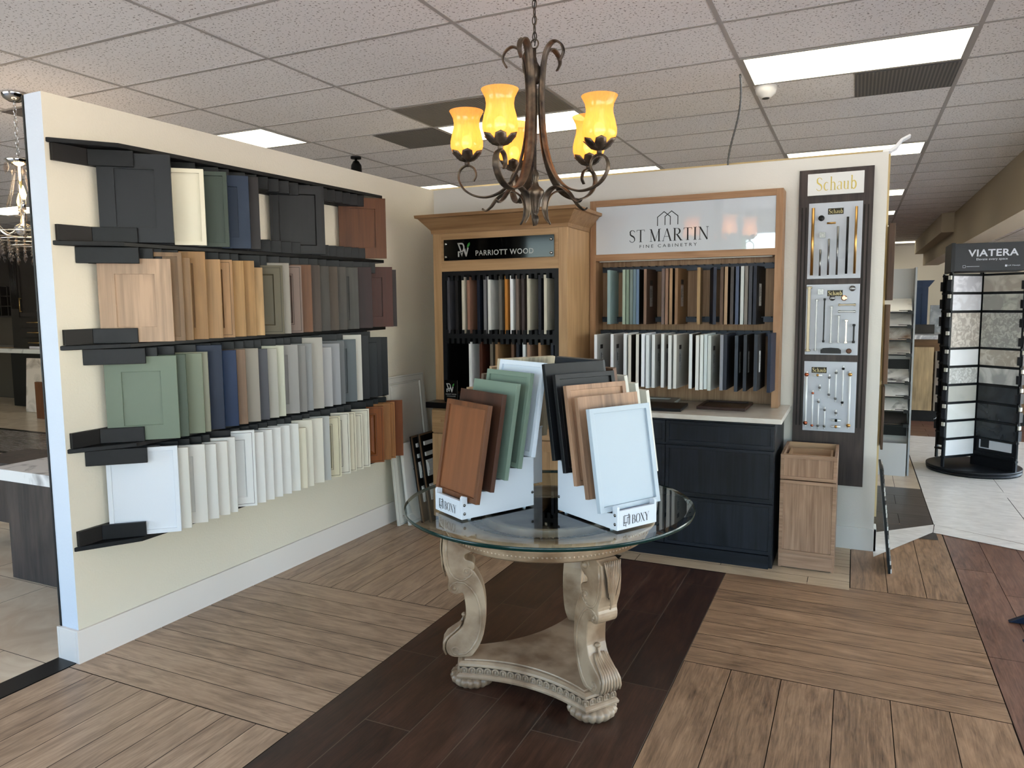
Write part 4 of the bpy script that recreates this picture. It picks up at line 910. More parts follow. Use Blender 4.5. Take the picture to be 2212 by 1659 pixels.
# carved arches round the plinth band
mb = MB(); P = PL(-.003); per = []
for i in range(len(P)):
    a_, b_ = P[i], P[(i+1) % len(P)]; per.append((b_-a_).length)
tot = sum(per); cnt = 66; stp = tot/cnt
def at_per(s):
    s %= tot
    for i in range(len(P)):
        if s <= per[i]: a_, b_ = P[i], P[(i+1) % len(P)]; d_ = (b_-a_).normalized(); return a_+d_*s, d_
        s -= per[i]
    return P[0], (P[1]-P[0]).normalized()
for k in range(cnt):
    pts = []
    for (u, z) in [(-.38,.079),(-.38,.09),(-.27,.099),(0,.1025),(.27,.099),(.38,.09),(.38,.079)]:
        q, d_ = at_per(k*stp+u*stp); nn = Vector((d_.y, -d_.x)); pts.append((q.x+nn.x*.002, q.y+nn.y*.002, z))
    mb.tube(pts, .0032, 5)
    q, d_ = at_per(k*stp); nn = Vector((d_.y, -d_.x)); mb.sphere((q.x+nn.x*.0, q.y+nn.y*.0, .087), .005, 6, sz=.008)
o = mb.build('arch_carving', an); B(o)
# scroll legs
LEG = [(.429,.655),(.435,.60),(.434,.565),(.430,.528),(.418,.493),(.409,.465),(.415,.444),(.412,.42),(.398,.406),(.378,.403),(.358,.41),(.350,.406),(.344,.374),(.341,.342),(.341,.305),(.346,.29),(.352,.27),(.364,.252),(.385,.234),(.413,.212),(.426,.191),(.428,.166),(.418,.142),(.398,.131),(.366,.130),(.326,.130),(.314,.138),(.29,.172),(.271,.214),(.261,.264),(.255,.309),(.257,.369),(.266,.425),(.282,.465),(.301,.497),(.309,.506),(.303,.514),(.301,.527),(.307,.54),(.322,.546),(.338,.551),(.344,.560),(.341,.572),(.323,.580),(.305,.590),(.296,.606),(.300,.628),(.318,.655)]
def rail(x0): return x0
def smooth(P, it=1):
    for _ in range(it):
        Q = []
        for i in range(len(P)):
            a_, b_ = Vector(P[i]), Vector(P[(i+1) % len(P)]); Q += [tuple(a_*.75+b_*.25), tuple(a_*.25+b_*.75)]
        P = Q
    return P
def spiral(cx_, cz_, r0, turns, a0, sgn=1, n=26): return [(cx_+r0*(1-.8*i/n)*math.cos(a0+sgn*2*PI*turns*i/n), cz_+r0*(1-.8*i/n)*math.sin(a0+sgn*2*PI*turns*i/n)) for i in range(n+1)]
HWL = .046
for k, a in enumerate(AZ):
    M = Matrix.Rotation(a, 4, 'Z')
    mb = MB(); mb.prism(smooth(LEG, 1), -HWL, HWL, 'y', M=M)
    leg = mb.build('scroll_leg', an, bevel=.004); B(leg)
    # raised edge ridges and scroll eyes on both side faces
    mb = MB(); ridge = [(.297,.60),(.32,.556)]
    r1 = [(.415,.64),(.419,.58),(.414,.53),(.402,.495),(.386,.474),(.365,.463),(.342,.466),(.325,.478),(.314,.494)]
    r2 = [(.398,.448),(.375,.458),(.345,.452),(.32,.43),(.298,.395),(.283,.35),(.277,.30),(.281,.25),(.295,.205),(.318,.168),(.345,.146),(.375,.143)]
    for y in (-HWL, HWL):
        for rr in (r1, r2): mb.tube([(p[0], y, p[1]) for p in rr], .0048, 6, M=M)
        for sp in (spiral(.335,.500,.026,1.2,-1.2,-1), spiral(.386,.428,.022,1.3,1.9,-1), spiral(.385,.162,.020,1.2,-1.6,1), spiral(.330,.618,.028,1.3,0,1)):
            mb.tube([(p[0], y, p[1]) for p in sp], [.0045-.0022*i/26 for i in range(27)], 6, M=M)
        for (ex, ez, er) in ((.386,.428,.008),(.335,.50,.006),(.330,.618,.013)): mb.sphere((ex, y, ez), er, 10, M=M)
    o = mb.build('scroll_relief', an); o.parent = leg
    # acanthus leaf on the outer face: upper tassel and lower foot leaf
    mb = MB(); mb.add([(.4385,-.040,.655),(.4385,.040,.655),(.4375,.036,.58),(.433,.022,.52),(.4285,.0,.495),(.433,-.022,.52),(.4375,-.036,.58)], [(0,1,2,3,4,5,6)], M=M)
    o = mb.build('dark_recess', glz_); o.parent = leg  # dark sheet behind the tassel ridges, there for contrast
    mb = MB()
    for q in range(9):
        u = (q-4)/4; y = u*.036
        ln_f = .105+.06*(1-abs(u))
        pts = [(.432+.007*math.sin(PI*i/8), y*(1-.55*i/8), .655-ln_f*i/8*1.15) for i in range(9)]
        pts = [((min(p[0], .4435) if p[2] > .5 else p[0]-.0+(p[2]-.5)*.3)+.003, p[1], p[2]) for p in pts]
        mb.tube(pts, [.0040-.0012*i/8 for i in range(9)], 6, M=M)
    o = mb.build('tassel_carving', an); o.parent = leg; mb = MB()
    for q in range(7):
        u = (q-3)/3; top = .265+.035*(1-abs(u))
        base_ = [(.345,.30),(.353,.272),(.366,.252),(.387,.235),(.414,.214),(.428,.192),(.430,.166),(.420,.143)]
        pts = []
        for i, (x_, z_) in enumerate(base_):
            if z_ <= top+.01: pts.append((x_+.006, u*(.016+.030*i/7), z_))
        mb.tube(pts, [.0062*(.65+.5*math.sin(PI*i/max(1, len(pts)-1))) for i in range(len(pts))], 6, M=M)
    mb.sphere((.350, 0, .298), .013, 10, M=M, sz=.010)
    o = mb.build('acanthus_carving', an); o.parent = leg
# ring under the glass
mb = MB(); mb.lathe([(.235,.735),(.235,.69),(.30,.655),(.395,.655),(.415,.668),(.425,.70),(.448,.722),(.45,.738),(.40,.742),(.385,.736),(.34,.728),(.325,.716),(.262,.700),(.255,.735)], 96)
B(mb.build('ring_apron', an))
mb = MB()
for k in range(72):
    a = 2*PI*k/72; pts = []
    for (u, rr, z) in [(-.4,.318,.719),(-.4,.285,.712),(-.2,.270,.710),(.2,.270,.710),(.4,.285,.712),(.4,.318,.719)]:
        an_ = a+u*2*PI/72; pts.append((rr*math.cos(an_), rr*math.sin(an_), z))
    mb.tube(pts, .0028, 4)
B(mb.build('arch_carving', glz_))
mb = MB()
for k in range(160):
    a = 2*PI*k/160; mb.sphere((.418*math.cos(a), .418*math.sin(a), .683), .0055, 6)
B(mb.build('bead_moulding', an))
# glass
def glass_mesh():
    mb = MB(); o = (cxy[0]-bxy[0], cxy[1]-bxy[1]); M = Matrix.Translation((o[0], o[1], 0)); R = .612
    mb.lathe_open([(0,.7455),(R-.004,.7455)], 128, 0, M); mb.lathe_open([(R-.004,.7455),(R,.7485),(R,.758),(R-.002,.7615)], 128, 1, M)
    mb.lathe_open([(R-.002,.7615),(R-.03,.765)], 128, 0, M); mb.lathe_open([(R-.03,.765),(0,.765)], 128, 0, M)
    return mb
def green_edge():
    mt, t_, b_ = base('glass_edge'); b_.inputs['Base Color'].default_value = (*lin((10,40,36)), 1); b_.inputs['Roughness'].default_value = .15; b_.inputs['Specular IOR Level'].default_value = .3; return mt
g = glass_mesh().build('glass_top', [clear_glass('table_glass', (.93,.965,.955), 1.9), green_edge()]); B(g)
tag(g, 'clear round glass top with bevelled green edge')

# ---------------- four stepped door stands on the table ----------------
wst = paint((212,219,228), .34)
def screw(mb, x, y, z, sgn): mb.lathe([(.006,0),(.006,.002),(.003,.0035),(0,.0035)], 12, M=T(x, y, z) @ Matrix.Rotation(sgn*PI/2, 4, 'Y'))
def stand(ox, oy, dx, dy, cols, lab, where, gname):
    """ox,oy: middle of the front plate; dx,dy: direction pointing to the rear"""
    rz = math.atan2(dy, dx)-PI/2; Z0 = .7655
    M = Matrix.Translation((ox, oy, Z0)) @ Matrix.Rotation(rz, 4, 'Z')
    t = thing('sample_stand', lab, 'display stand', (ox, oy, Z0), rz, 'stepped door stands on the glass table')
    # side profile (depth, height), stepped like stairs
    prof = [(0,.006),(.353,.006),(.353,.262)]
    for i in range(5)[::-1]:
        v = .030+.068*i; wv = .072+.0375*i
        prof += [(v+.060, wv+.052), (v+.052, wv+.052), (v+.036, wv-.012), (v-.004, wv-.006)]
    prof += [(.026,.092),(.006,.098),(0,.092)]
    for sx in (-1, 1):
        mb = MB(); mb.prism(prof, sx*.100, sx*.088, 'x'); o = mb.build('side_panel', wst, bevel=.0008); o.parent = t
    mb = MB(); mb.box(-.088, 0, .006, .088, .012, .078); o = mb.build('front_plate', wst, bevel=.0008); o.parent = t
    mb = MB(); put_serif(mb, 'BOXY', -.028, .022, .088, .033, 0, -.0008, gap=.05)
    def bl(x0, z0, x1, z1): mb.box(x0, -.0009, z0, x1, -.0004, z1)
    bx = -.070
    for q in ((bx,.020,bx+.002,.058),(bx,.020,bx+.012,.022),(bx+.006,.026,bx+.008,.060),(bx+.003,.030,bx+.018,.032),(bx+.012,.014,bx+.014,.030),(bx+.006,.056,bx+.030,.058),(bx+.018,.026,bx+.020,.050),(bx+.018,.048,bx+.034,.050),(bx+.026,.020,bx+.028,.063),(bx+.031,.022,bx+.033,.058)): bl(*q)
    o = mb.build('lettering', paint((30,30,32), .4)); o.parent = t
    mb = MB()
    for v in (.06,.18,.30): mb.box(-.088, v, .02, .088, v+.012, .05)
    mb.box(-.088, .341, .006, .088, .353, .255); o = mb.build('cross_panel', wst); o.parent = t
    mb = MB()
    for sx in (-1, 1):
        for v, z in ((.012,.028),(.012,.062),(.345,.062)): screw(mb, sx*.100, v, z, sx)
    o = mb.build('screw', paint((140,138,136), .25, 1)); o.parent = t
    mb = MB()
    for sx in (-1, 1):
        for v in (.04,.31): mb.cyl((sx*.09, v, 0), (sx*.09, v, .007), .007, 12)
    o = mb.build('rubber_foot', paint((180,196,210), .3)); o.parent = t
    for i, (st_, c, wd_, nm) in enumerate(cols):
        v = .030+.068*i; wv = .072+.0375*i
        mt = W(c, tuple(int(q*.78) for q in c), .42, 'z', 55) if wd_ else Pn(c, .4)
        Md = M @ Matrix.Translation((-.1525, v, wv)) @ Matrix.Rotation(-math.radians(10), 4, 'X')
        door('door_sample', '%s door sample, %s step from the front of the %s stand' % (nm, ORD[i], where), 'door sample', Md, .305, .384, .02, st_, mt, (W(tuple(min(255, int(q*1.1)) for q in c), c, .45, 'z', 40) if wd_ and st_ != 'slab' and c[0] > 90 else None), gname)
stand(-1.4425, 2.4885, .482, .876, [('slim',(140,88,54),1,'light walnut framed'),('shaker',(98,62,46),1,'dark walnut wide-framed'),('slab',(134,156,140),0,'flat sage green'),('slim',(134,156,140),0,'slim-framed sage green'),('slim',(214,224,236),0,'tall cool white framed')],
      'white stepped stand holding walnut, sage and white doors, logo plate towards the long wall rack', 'walnut-fronted', 'doors on the walnut-fronted stand')
stand(-.7125, 2.627, -.858, .513, [('slim',(182,196,208),0,'cool white slim-framed'),('shaker',(186,146,116),1,'light oak wide-framed'),('slim',(186,146,116),1,'light oak slim-framed'),('slim',(26,27,32),0,'black slim-framed'),('shaker',(28,30,36),1,'black stained oak')],
      'white stepped stand holding white, oak and black doors, logo plate towards the dark cabinet', 'white-fronted', 'doors on the white-fronted stand')
stand(-.913, 3.385, -.482, -.876, [('slab',(226,226,216),0,'ivory'),('slab',(222,222,212),0,'pale ivory'),('slab',(218,218,208),0,'off white'),('slab',(150,112,90),1,'reddish oak'),('slab',(76,80,88),0,'dark grey backed')],
      'white stepped stand at the rear of the glass table facing the oak hutch', 'hutch-facing', 'doors on the hutch-facing stand')
stand(-1.66, 3.2275, .858, -.513, [('slab',(216,186,150),1,'light maple'),('slab',(214,184,148),1,'pale maple'),('slab',(138,118,102),1,'grey brown oak'),('slab',(204,170,134),1,'blond oak'),('slab',(218,206,180),1,'cream edged')],
      'white stepped stand at the rear of the glass table facing the corner', 'corner-facing', 'doors on the corner-facing stand')

# ---------------- chandelier over the table ----------------
def aged():
    mt, t_, b_ = base('aged_bronze'); tc = t_.nodes.new('ShaderNodeTexCoord'); n = t_.nodes.new('ShaderNodeTexNoise'); n.inputs['Scale'].default_value = 22; n.inputs['Detail'].default_value = 6
    cr = t_.nodes.new('ShaderNodeValToRGB'); cr.color_ramp.elements[0].color = (*lin((46,40,36)), 1); cr.color_ramp.elements[1].color = (*lin((112,96,80)), 1); cr.color_ramp.elements[0].position = .35; cr.color_ramp.elements[1].position = .7
    t_.links.new(tc.outputs['Object'], n.inputs[0]); t_.links.new(n.outputs[0], cr.inputs[0]); t_.links.new(cr.outputs[0], b_.inputs['Base Color']); b_.inputs['Metallic'].default_value = .7; b_.inputs['Roughness'].default_value = .42; return mt
br = aged()
def amber():
    mt = bpy.data.materials.new('amber_glass'); mt.use_nodes = True; t_ = mt.node_tree; t_.nodes.clear()
    tl = t_.nodes.new('ShaderNodeBsdfTranslucent'); tl.inputs[0].default_value = (*lin((255,186,110)), 1)
    df = t_.nodes.new('ShaderNodeBsdfDiffuse'); df.inputs[0].default_value = (*lin((240,190,120)), 1)
    tr = t_.nodes.new('ShaderNodeBsdfTransparent'); tr.inputs[0].default_value = (*lin((255,215,140)), 1)
    gl = t_.nodes.new('ShaderNodeBsdfGlossy'); gl.inputs[1].default_value = .15
    em = t_.nodes.new('ShaderNodeEmission'); em.inputs[0].default_value = (*lin((255,156,54)), 1); em.inputs[1].default_value = .62
    tc = t_.nodes.new('ShaderNodeTexCoord'); mp = t_.nodes.new('ShaderNodeMapping'); mp.inputs['Scale'].default_value = (160,160,14); n = t_.nodes.new('ShaderNodeTexNoise'); n.inputs['Scale'].default_value = 1
    t_.links.new(tc.outputs['Object'], mp.inputs[0]); t_.links.new(mp.outputs[0], n.inputs[0])
    r = t_.nodes.new('ShaderNodeMapRange'); r.inputs[1].default_value = .3; r.inputs[2].default_value = .7; r.inputs[3].default_value = .55; r.inputs[4].default_value = .78; t_.links.new(n.outputs[0], r.inputs[0]); t_.links.new(r.outputs[0], em.inputs[1])
    def mix(f, a, b_):
        m_ = t_.nodes.new('ShaderNodeMixShader'); m_.inputs[0].default_value = f; t_.links.new(a.outputs[0], m_.inputs[1]); t_.links.new(b_.outputs[0], m_.inputs[2]); return m_
    s1 = mix(.35, tl, df); s2 = mix(.22, s1, tr); s3 = mix(.04, s2, gl); ad = t_.nodes.new('ShaderNodeAddShader'); t_.links.new(s3.outputs[0], ad.inputs[0]); t_.links.new(em.outputs[0], ad.inputs[1])
    o = t_.nodes.new('ShaderNodeOutputMaterial'); t_.links.new(ad.outputs[0], o.inputs[0]); return mt
amb = amber(); bulb_m = emis('bulb', (255,222,150), 6)
chx, chy = -1.19, 2.80
ch_ = thing('chandelier', 'bronze five-arm chandelier with amber glass bell shades over the table', 'chandelier', (chx, chy, 0))
def H_(o): o.parent = ch_; return o
def catmull(P, n=6):
    P = [Vector(p) for p in P]; out = []
    for i in range(len(P)-1):
        p0 = P[max(i-1,0)]; p1 = P[i]; p2 = P[i+1]; p3 = P[min(i+2, len(P)-1)]
        for k in range(n):
            u = k/n; out.append(.5*((2*p1)+(p2-p0)*u+(2*p0-5*p1+4*p2-p3)*u*u+(3*p1-p0-3*p2+p3)*u**3))
    out.append(P[-1]); return out
def strap(mb, P, wd, th, az, groove=True, n=6):
    """flat forged strap: path in the (r,z) plane at azimuth az; wd a list of widths along it"""
    pts = catmull([(p[0], 0, p[1]) for p in P], n); N = len(pts); M = Matrix.Rotation(az, 4, 'Z'); vs = []; fs = []
    W_ = lambda u: wd[min(int(u*(len(wd)-1)), len(wd)-2)]*(1-(u*(len(wd)-1)) % 1)+wd[min(int(u*(len(wd)-1)), len(wd)-2)+1]*((u*(len(wd)-1)) % 1) if u < 1 else wd[-1]
    cs = [(-.5,-.2),(-.5,.5),(-.25,.9),(0,.25),(.25,.9),(.5,.5),(.5,-.2),(0,-.6)]
    for i, p in enumerate(pts):
        t_ = (pts[min(i+1, N-1)]-pts[max(i-1, 0)]).normalized(); nn = Vector((t_.z, 0, -t_.x)); ww = W_(i/(N-1))
        for (a, b_) in cs: vs.append(p+Vector((0,1,0))*a*ww+nn*b_*th)
    m_ = len(cs)
    for i in range(N-1):
        for k in range(m_): k2 = (k+1) % m_; fs.append((i*m_+k, i*m_+k2, (i+1)*m_+k2, (i+1)*m_+k))
    fs += [tuple(range(m_))[::-1], tuple(range((N-1)*m_, N*m_))]
    mb.add(vs, fs, 0, True, M)
# chain
mb = MB(); z = 2.655; k = 0
while z < 3.0:
    pts = [((.0085*math.cos(a) if k % 2 == 0 else 0), (.0085*math.cos(a) if k % 2 else 0), z+.019*math.sin(a)) for a in [2*PI*i/14 for i in range(14)]]
    mb.tube(pts, .0022, 6, closed=True); z += .031; k += 1
H_(mb.build('chain', br))
H_(MB().lathe([(0,2.985),(.03,2.985),(.055,3.0),(.062,3.02),(.062,3.024)], 28).build('canopy', br))
H_(MB().tube([(.003*math.sin(z_*30), .0, 2.62+z_*.37) for z_ in [i/20 for i in range(21)]], .0022, 6).build('cord', paint((30,28,26), .6)))
mb = MB(); mb.tube([(.016*math.cos(a), 0, 2.628+.018*math.sin(a)) for a in [2*PI*i/16 for i in range(16)]], .003, 6, closed=True)
mb.cyl((0,0,2.50),(0,0,2.612), .006); mb.lathe([(0,2.47),(.014,2.475),(.024,2.50),(.026,2.535),(.018,2.545),(.010,2.56),(.008,2.575),(0,2.58)], 20)
mb.cyl((0,0,2.10),(0,0,2.50), .005)
H_(mb.build('stem', br))
mb = MB(); mb.lathe([(0,1.917),(.008,1.925),(.013,1.942),(.011,1.955),(.006,1.962),(.012,1.97),(.015,1.985),(.022,2.02),(.030,2.035),(.036,2.05),(.034,2.058),(.026,2.066),(.016,2.075),(.012,2.085),(.010,2.095),(.015,2.108),(.014,2.125),(.005,2.142),(0,2.146)], 28)
H_(mb.build('finial', br))
ARM = [(.112,2.545),(.128,2.575),(.118,2.605),(.090,2.622),(.062,2.605),(.045,2.56),(.036,2.48),(.034,2.38),(.040,2.28),(.058,2.19),(.090,2.115),(.135,2.065),(.19,2.042),(.245,2.045),(.292,2.07),(.318,2.112),(.312,2.150),(.283,2.168),(.256,2.156),(.247,2.128),(.258,2.106)]
LEAF = [(.066,1.925),(.052,1.95),(.046,1.99),(.060,2.035),(.095,2.060),(.135,2.058),(.172,2.035),(.198,2.006),(.222,1.992),(.238,2.000)]
SHD = [(.020,.0),(.040,.006),(.058,.022),(.066,.045),(.0665,.065),(.060,.095),(.053,.12),(.0515,.137),(.055,.158),(.064,.176),(.0695,.186)]
for q, deg in enumerate([-99, -27, 60, 127, 199]):
    # azimuth measured from the camera side, turning to the right hand of the view
    ang = math.radians(deg); tow = Vector((-chx, -chy, 0)).normalized(); rgt = Vector((-tow.y, tow.x, 0))
    dd = tow*math.cos(ang)+rgt*math.sin(ang); az = math.atan2(dd.y, dd.x); R = .283
    mb = MB(); strap(mb, ARM, [.014,.026,.036,.040,.041,.038,.031,.025,.020,.014], .0055, az); H_(mb.build('arm', br))
    mb = MB(); strap(mb, LEAF, [.006,.026,.034,.034,.030,.022,.008], .005, az-math.radians(12)); H_(mb.build('scroll_leaf', br))
    sx, sy = R*math.cos(az), R*math.sin(az)
    mb = MB(); mb.cyl((sx, sy, 2.165), (sx, sy, 2.195), .010)
    for k in range(6):
        a = 2*PI*k/6+q; Mp = Matrix.Translation((sx, sy, 2.185)) @ Matrix.Rotation(a, 4, 'Z')
        mb.add([(.004,-.012,0),(.004,.012,0),(.034,-.024,.012),(.034,.024,.012),(.056,-.020,.034),(.056,.020,.034),(.070,0,.040),(.004,0,-.004),(.034,0,.006),(.058,0,.028)], [(0,7,8,2),(7,1,3,8),(2,8,9,4),(8,3,5,9),(4,9,6),(9,5,6)], 0, True, Mp)
    o = mb.build('shade_cup', br); H_(o); so = o.modifiers.new('s', 'SOLIDIFY'); so.thickness = .002
    mb = MB(); mb.lathe_open(SHD, 40, 0, Matrix.Translation((sx, sy, 2.199))); o = mb.build('glass_shade', amb); H_(o); tag(o, 'lit amber glass bell shade')
    mb = MB(); mb.sphere((sx, sy, 2.262), .022, 14, sz=.028); mb.cyl((sx, sy, 2.20), (sx, sy, 2.24), .011); o = mb.build('bulb', bulb_m); H_(o)
    l = bpy.data.lights.new('bulb_light', 'POINT'); l.energy = .16; l.color = (1,.74,.46); l.shadow_soft_size = .022
    lo = bpy.data.objects.new('bulb_light', l); COL.objects.link(lo); lo.parent = ch_; lo.location = (sx, sy, 2.285)

# ---------------- right: leaning mosaic sheet, wood boards, torn paper ----------------
M = Matrix.Translation((.170, 5.02, .003)) @ Matrix.Rotation(math.radians(90), 4, 'Z') @ Matrix.Rotation(0, 4, 'X')
mb = MB(); q = .62
vs = [(.226,4.74,.004),(.226,5.04,.004),(.160,5.04,.625),(.160,4.74,.625)]
d_ = Vector((.012,0,.0015)); mb.add([Vector(v) for v in vs]+[Vector(v)+d_ for v in vs], [(0,1,2,3),(7,6,5,4),(0,4,5,1),(1,5,6,2),(2,6,7,3),(3,7,4,0)])
t = mb.build('mosaic_board', paint((26,26,28), .4)); tag(t, 'thin black-backed mosaic sample board leaning on the wall end by the walkway', 'sample board')
mb = MB(); rg = random.Random(4)
for r_ in range(24):
    for c_ in range(11):
        z_ = .008+r_*.0255; x_ = .2385-.0665*(z_/.621)
        mb.box(x_, 4.742+c_*.027, z_, x_+.0065, 4.742+c_*.027+.0245, z_+.023, rg.randint(0, 2))
o = mb.build('mosaic_tiles', [paint((222,220,214), .3), paint((150,144,138), .3), paint((92,84,78), .3)]); o.parent = t; tag(o, kind='stuff')
for i, (z0, z1, c_, lb) in enumerate([(1.61,2.14,(110,82,64),'upper brown wood sample board hanging on the end of the rear partition'),(1.02,1.58,(138,104,78),'middle brown wood sample board on the end of the rear partition'),(.55,1.0,(112,86,68),'lower brown wood sample board on the end of the rear partition')]):
    tag(MB().box(.192, 5.80, z0, .232-.012*i, 6.11, z1).build('wood_board', W(c_), bevel=.002), lb, 'sample board', 'wood boards on the rear partition end')
mb = MB(); pts = [(.12,2.515),(.165,2.514),(.20,2.535),(.225,2.575),(.27,2.60),(.262,2.607),(.215,2.585),(.185,2.548),(.16,2.53),(.12,2.528)]
mb.prism([(a,b) for a, b in pts], 5.17, 5.26, 'y'); tag(mb.build('torn_paper', paint((230,230,232), .6), bevel=.001), 'curled white paper strip sticking up from the end of the wall top', 'paper')

# ---------------- white slab rack with sloped marble samples ----------------
wm = paint((204,206,208), .45)
t = thing('slab_rack', 'white rack of sloped marble slab samples beyond the wall end', 'display rack', (.35, 7.7, 0))
L(MB().box(.16, 7.70, .003, .475, 7.72, 1.90).build('back_panel', wm, bevel=.001), t)
L(MB().box(.475, 7.55, .003, .49, 7.95, 1.905).build('side_panel', paint((176,180,184), .45), bevel=.001), t)
L(MB().box(.16, 7.52, .003, .462, 7.54, .31).build('front_panel', wm, bevel=.001), t)
veins = [((120,110,100),(230,226,218),2.5),((170,168,164),(206,204,200),3),((120,96,76),(214,210,204),3),((150,140,130),(208,206,200),3),None,((40,38,38),(226,224,220),3),((150,148,146),(218,216,212),3),((30,28,30),(222,220,216),4),((40,36,34),(62,58,56),3),None]
zz_ = [1.565,1.435,1.31,1.18,1.05,.925,.795,.665,.535,.42]
for i, z0 in enumerate(zz_):
    if veins[i] is None: continue
    a_, b_, sc_ = veins[i]
    tl = Matrix.Translation((.17, 7.52, z0-.055)) @ Matrix.Rotation(math.radians(35), 4, 'X')
    s_ = MB().box(0, 0, 0, .29, .19, .012).build('slab_sample', stone(a_, b_, sc_, .2, 1.5, .36, .5), M=tl, bevel=.001)
    tag(s_, '%s, %s from the top of the white slab rack' % (['cream white marble sample','pale grey marble sample','brown-veined marble sample','soft grey veined marble sample','','black-veined white marble sample','plain white marble sample','bold black-veined marble sample','dark brown stone sample'][i], ORD[i]), 'stone sample', 'marble samples on the white rack')
    mb = MB(); mb.box(.185, -.001, .012, .28, .006, .0135); o = mb.build('name_strip', paint((24,24,26), .4)); o.parent = s_
    mb = MB(); mb.box(.16, 7.525, z0-.068, .468, 7.70, z0-.060); mb.box(.425, 7.51, z0-.075, .472, 7.53, z0-.045); L(mb.build('shelf_bracket', paint((28,28,30), .4)), t)
for z0 in (1.0, .40): L(MB().box(.17, 7.66, z0-.04, .465, 7.70, z0+.07).build('empty_slot', paint((14,15,18), .5)), t)

# ---------------- rotating black tower of quartz samples ----------------
bkm = paint((20,23,30), .4)
t = thing('sample_tower', 'black rotating tower display of quartz samples on a round base', 'display tower', (1.055, 8.05, 0))
mb = MB(); mb.lathe([(.30,.008),(.385,.010),(.39,.03),(.375,.034),(.375,.04),(.39,.044),(.39,.062),(.38,.066),(0,.067)], 64, M=Matrix.Translation((1.055,8.05,0))); L(mb.build('turntable', bkm), t)
wings = []
ctr = Vector((1.055, 8.06))
for k, e in enumerate([(.772,7.80),(1.355,7.78),(1.345,8.33),(.765,8.32)]):
    e = Vector(e); v = e-ctr; ln2 = v.length; az = math.atan2(v.y, v.x)
    Mw = Matrix.Translation((ctr.x, ctr.y, 0)) @ Matrix.Rotation(az, 4, 'Z')
    mb = MB(); mb.box(0, -.012, .067, .02, .012, 1.86, M=Mw); mb.box(ln2-.022, -.012, .067, ln2-.004, .012, 1.86, M=Mw)
    for j in (0,1,2,4,5,6,7,8,9,10): mb.box(0, -.02, 1.83-j*.168, ln2-.004, .02, 1.848-j*.168, M=Mw)
    mb.box(0, -.003, .19, ln2, .003, 1.84, M=Mw)
    L(mb.build('wing_frame', bkm), t)
    wings.append((Mw, ln2))
    for j in range(9):
        z0 = 1.70-j*.168; mb = MB()
        mb.box(ln2-.012, -.022, z0-.005, ln2+.012, .022, z0+.085, M=Mw); mb.box(ln2-.03, -.034, z0+.0, ln2-.006, -.014, z0+.075, M=Mw)
        L(mb.build('edge_clip', paint((46,48,54), .35)), t)
        if k < 2: L(MB().box(ln2-.004, -.014, z0+.095, ln2+.010, .014, z0+.13, M=Mw).build('edge_tag', paint((214,210,200), .5)), t)
lf = [((186,186,194),(218,218,224),9),((200,200,206),(216,218,224),8),((168,160,152),(206,200,192),22),None,((222,224,228),(226,228,232),3),((176,176,174),(212,214,212),30),((178,178,172),(186,186,180),3),((220,222,220),(226,228,228),3),((214,216,216),(222,226,226),3),((226,228,232),(230,232,236),3)]
rt_ = [((170,162,152),(196,192,182),5),((150,150,146),(190,192,184),8),((154,154,152),(190,192,188),30),None,((172,164,154),(200,196,188),14),((206,206,206),(158,160,162),4),((30,34,40),(46,50,56),5),((28,32,38),(42,46,52),5),((28,32,38),(42,46,52),5)]
LN_ = ['grey-veined','cool pale','coarse brown and grey','','plain bright','speckled','warm grey','bright white','soft white','pure white']
RNm = ['beige','greenish grey','dark speckled','','brown-veined','grey lightly veined','charcoal','black','blue black']
for side, (lst, nms, wi, sgn) in enumerate([(lf, LN_, 0, 1), (rt_, RNm, 1, -1)]):
    Mw, ln2 = wings[wi]; z1 = 1.828
    for i, it in enumerate(lst):
        if it is None: continue
        if i == 2: hh = .315; zt = z1-2*.168
        elif i > 2: hh = .145; zt = z1-i*.168
        else: hh = .145; zt = z1-i*.168
        ys = (.005, .016) if sgn == 1 else (-.016, -.005)
        s_ = MB().box(.024, ys[0], zt-hh, ln2-.024, ys[1], zt).build('quartz_sample', stone(*it[:2], it[2], .25, 1.2), M=Mw, bevel=.0008)
        tag(s_, '%s quartz sample, row %s down, %s wing of the tower' % (nms[i], ORD[i if i < 3 else i], 'rack-side' if side == 0 else 'outer'), 'stone sample', 'quartz samples on the black tower')
Mw, ln2 = wings[1]
mb = MB(); mb.box(.06, -.014, .235, ln2-.05, -.006, .335, M=Mw); o = L(mb.build('photo_card', paint((206,210,220), .3)), t)
mb = MB(); mb.box(.075, -.016, .245, .155, -.0142, .322, M=Mw); L(mb.build('card_picture', paint((22,26,30), .3)), t)
L(MB().box(.01, -.02, .07, ln2-.02, .02, .20, M=Mw).build('lower_box', bkm), t)
sgt = thing('sign', 'dark grey tower-top sign with large white lettering and small tagline', 'sign', (1.06, 7.80, 1.86))
L(MB().box(.772, 7.80, 1.866, 1.352, 8.30, 2.115).build('sign_box', paint((58,60,66), .35, .4), bevel=.002), sgt)
L(MB().box(.768, 7.795, 1.862, .80, 8.305, 2.122).build('corner_post', paint((26,30,38), .4), bevel=.002), sgt)
mb = MB(); y_ = 7.7985
put_text(mb, 'VIATERA', .90, 1.995, .38, .062, 0, .02, 0, 1.05, y_); put_text(mb, 'Elevate every space', .965, 1.955, .235, .026, 0, .0, 0, 1, y_)
put_text(mb, 'LX Hausys', 1.205, 1.902, .09, .014, 0, .0, 0, 1, y_); mb.box(1.183, y_-.0003, 1.90, 1.199, y_, 1.917)
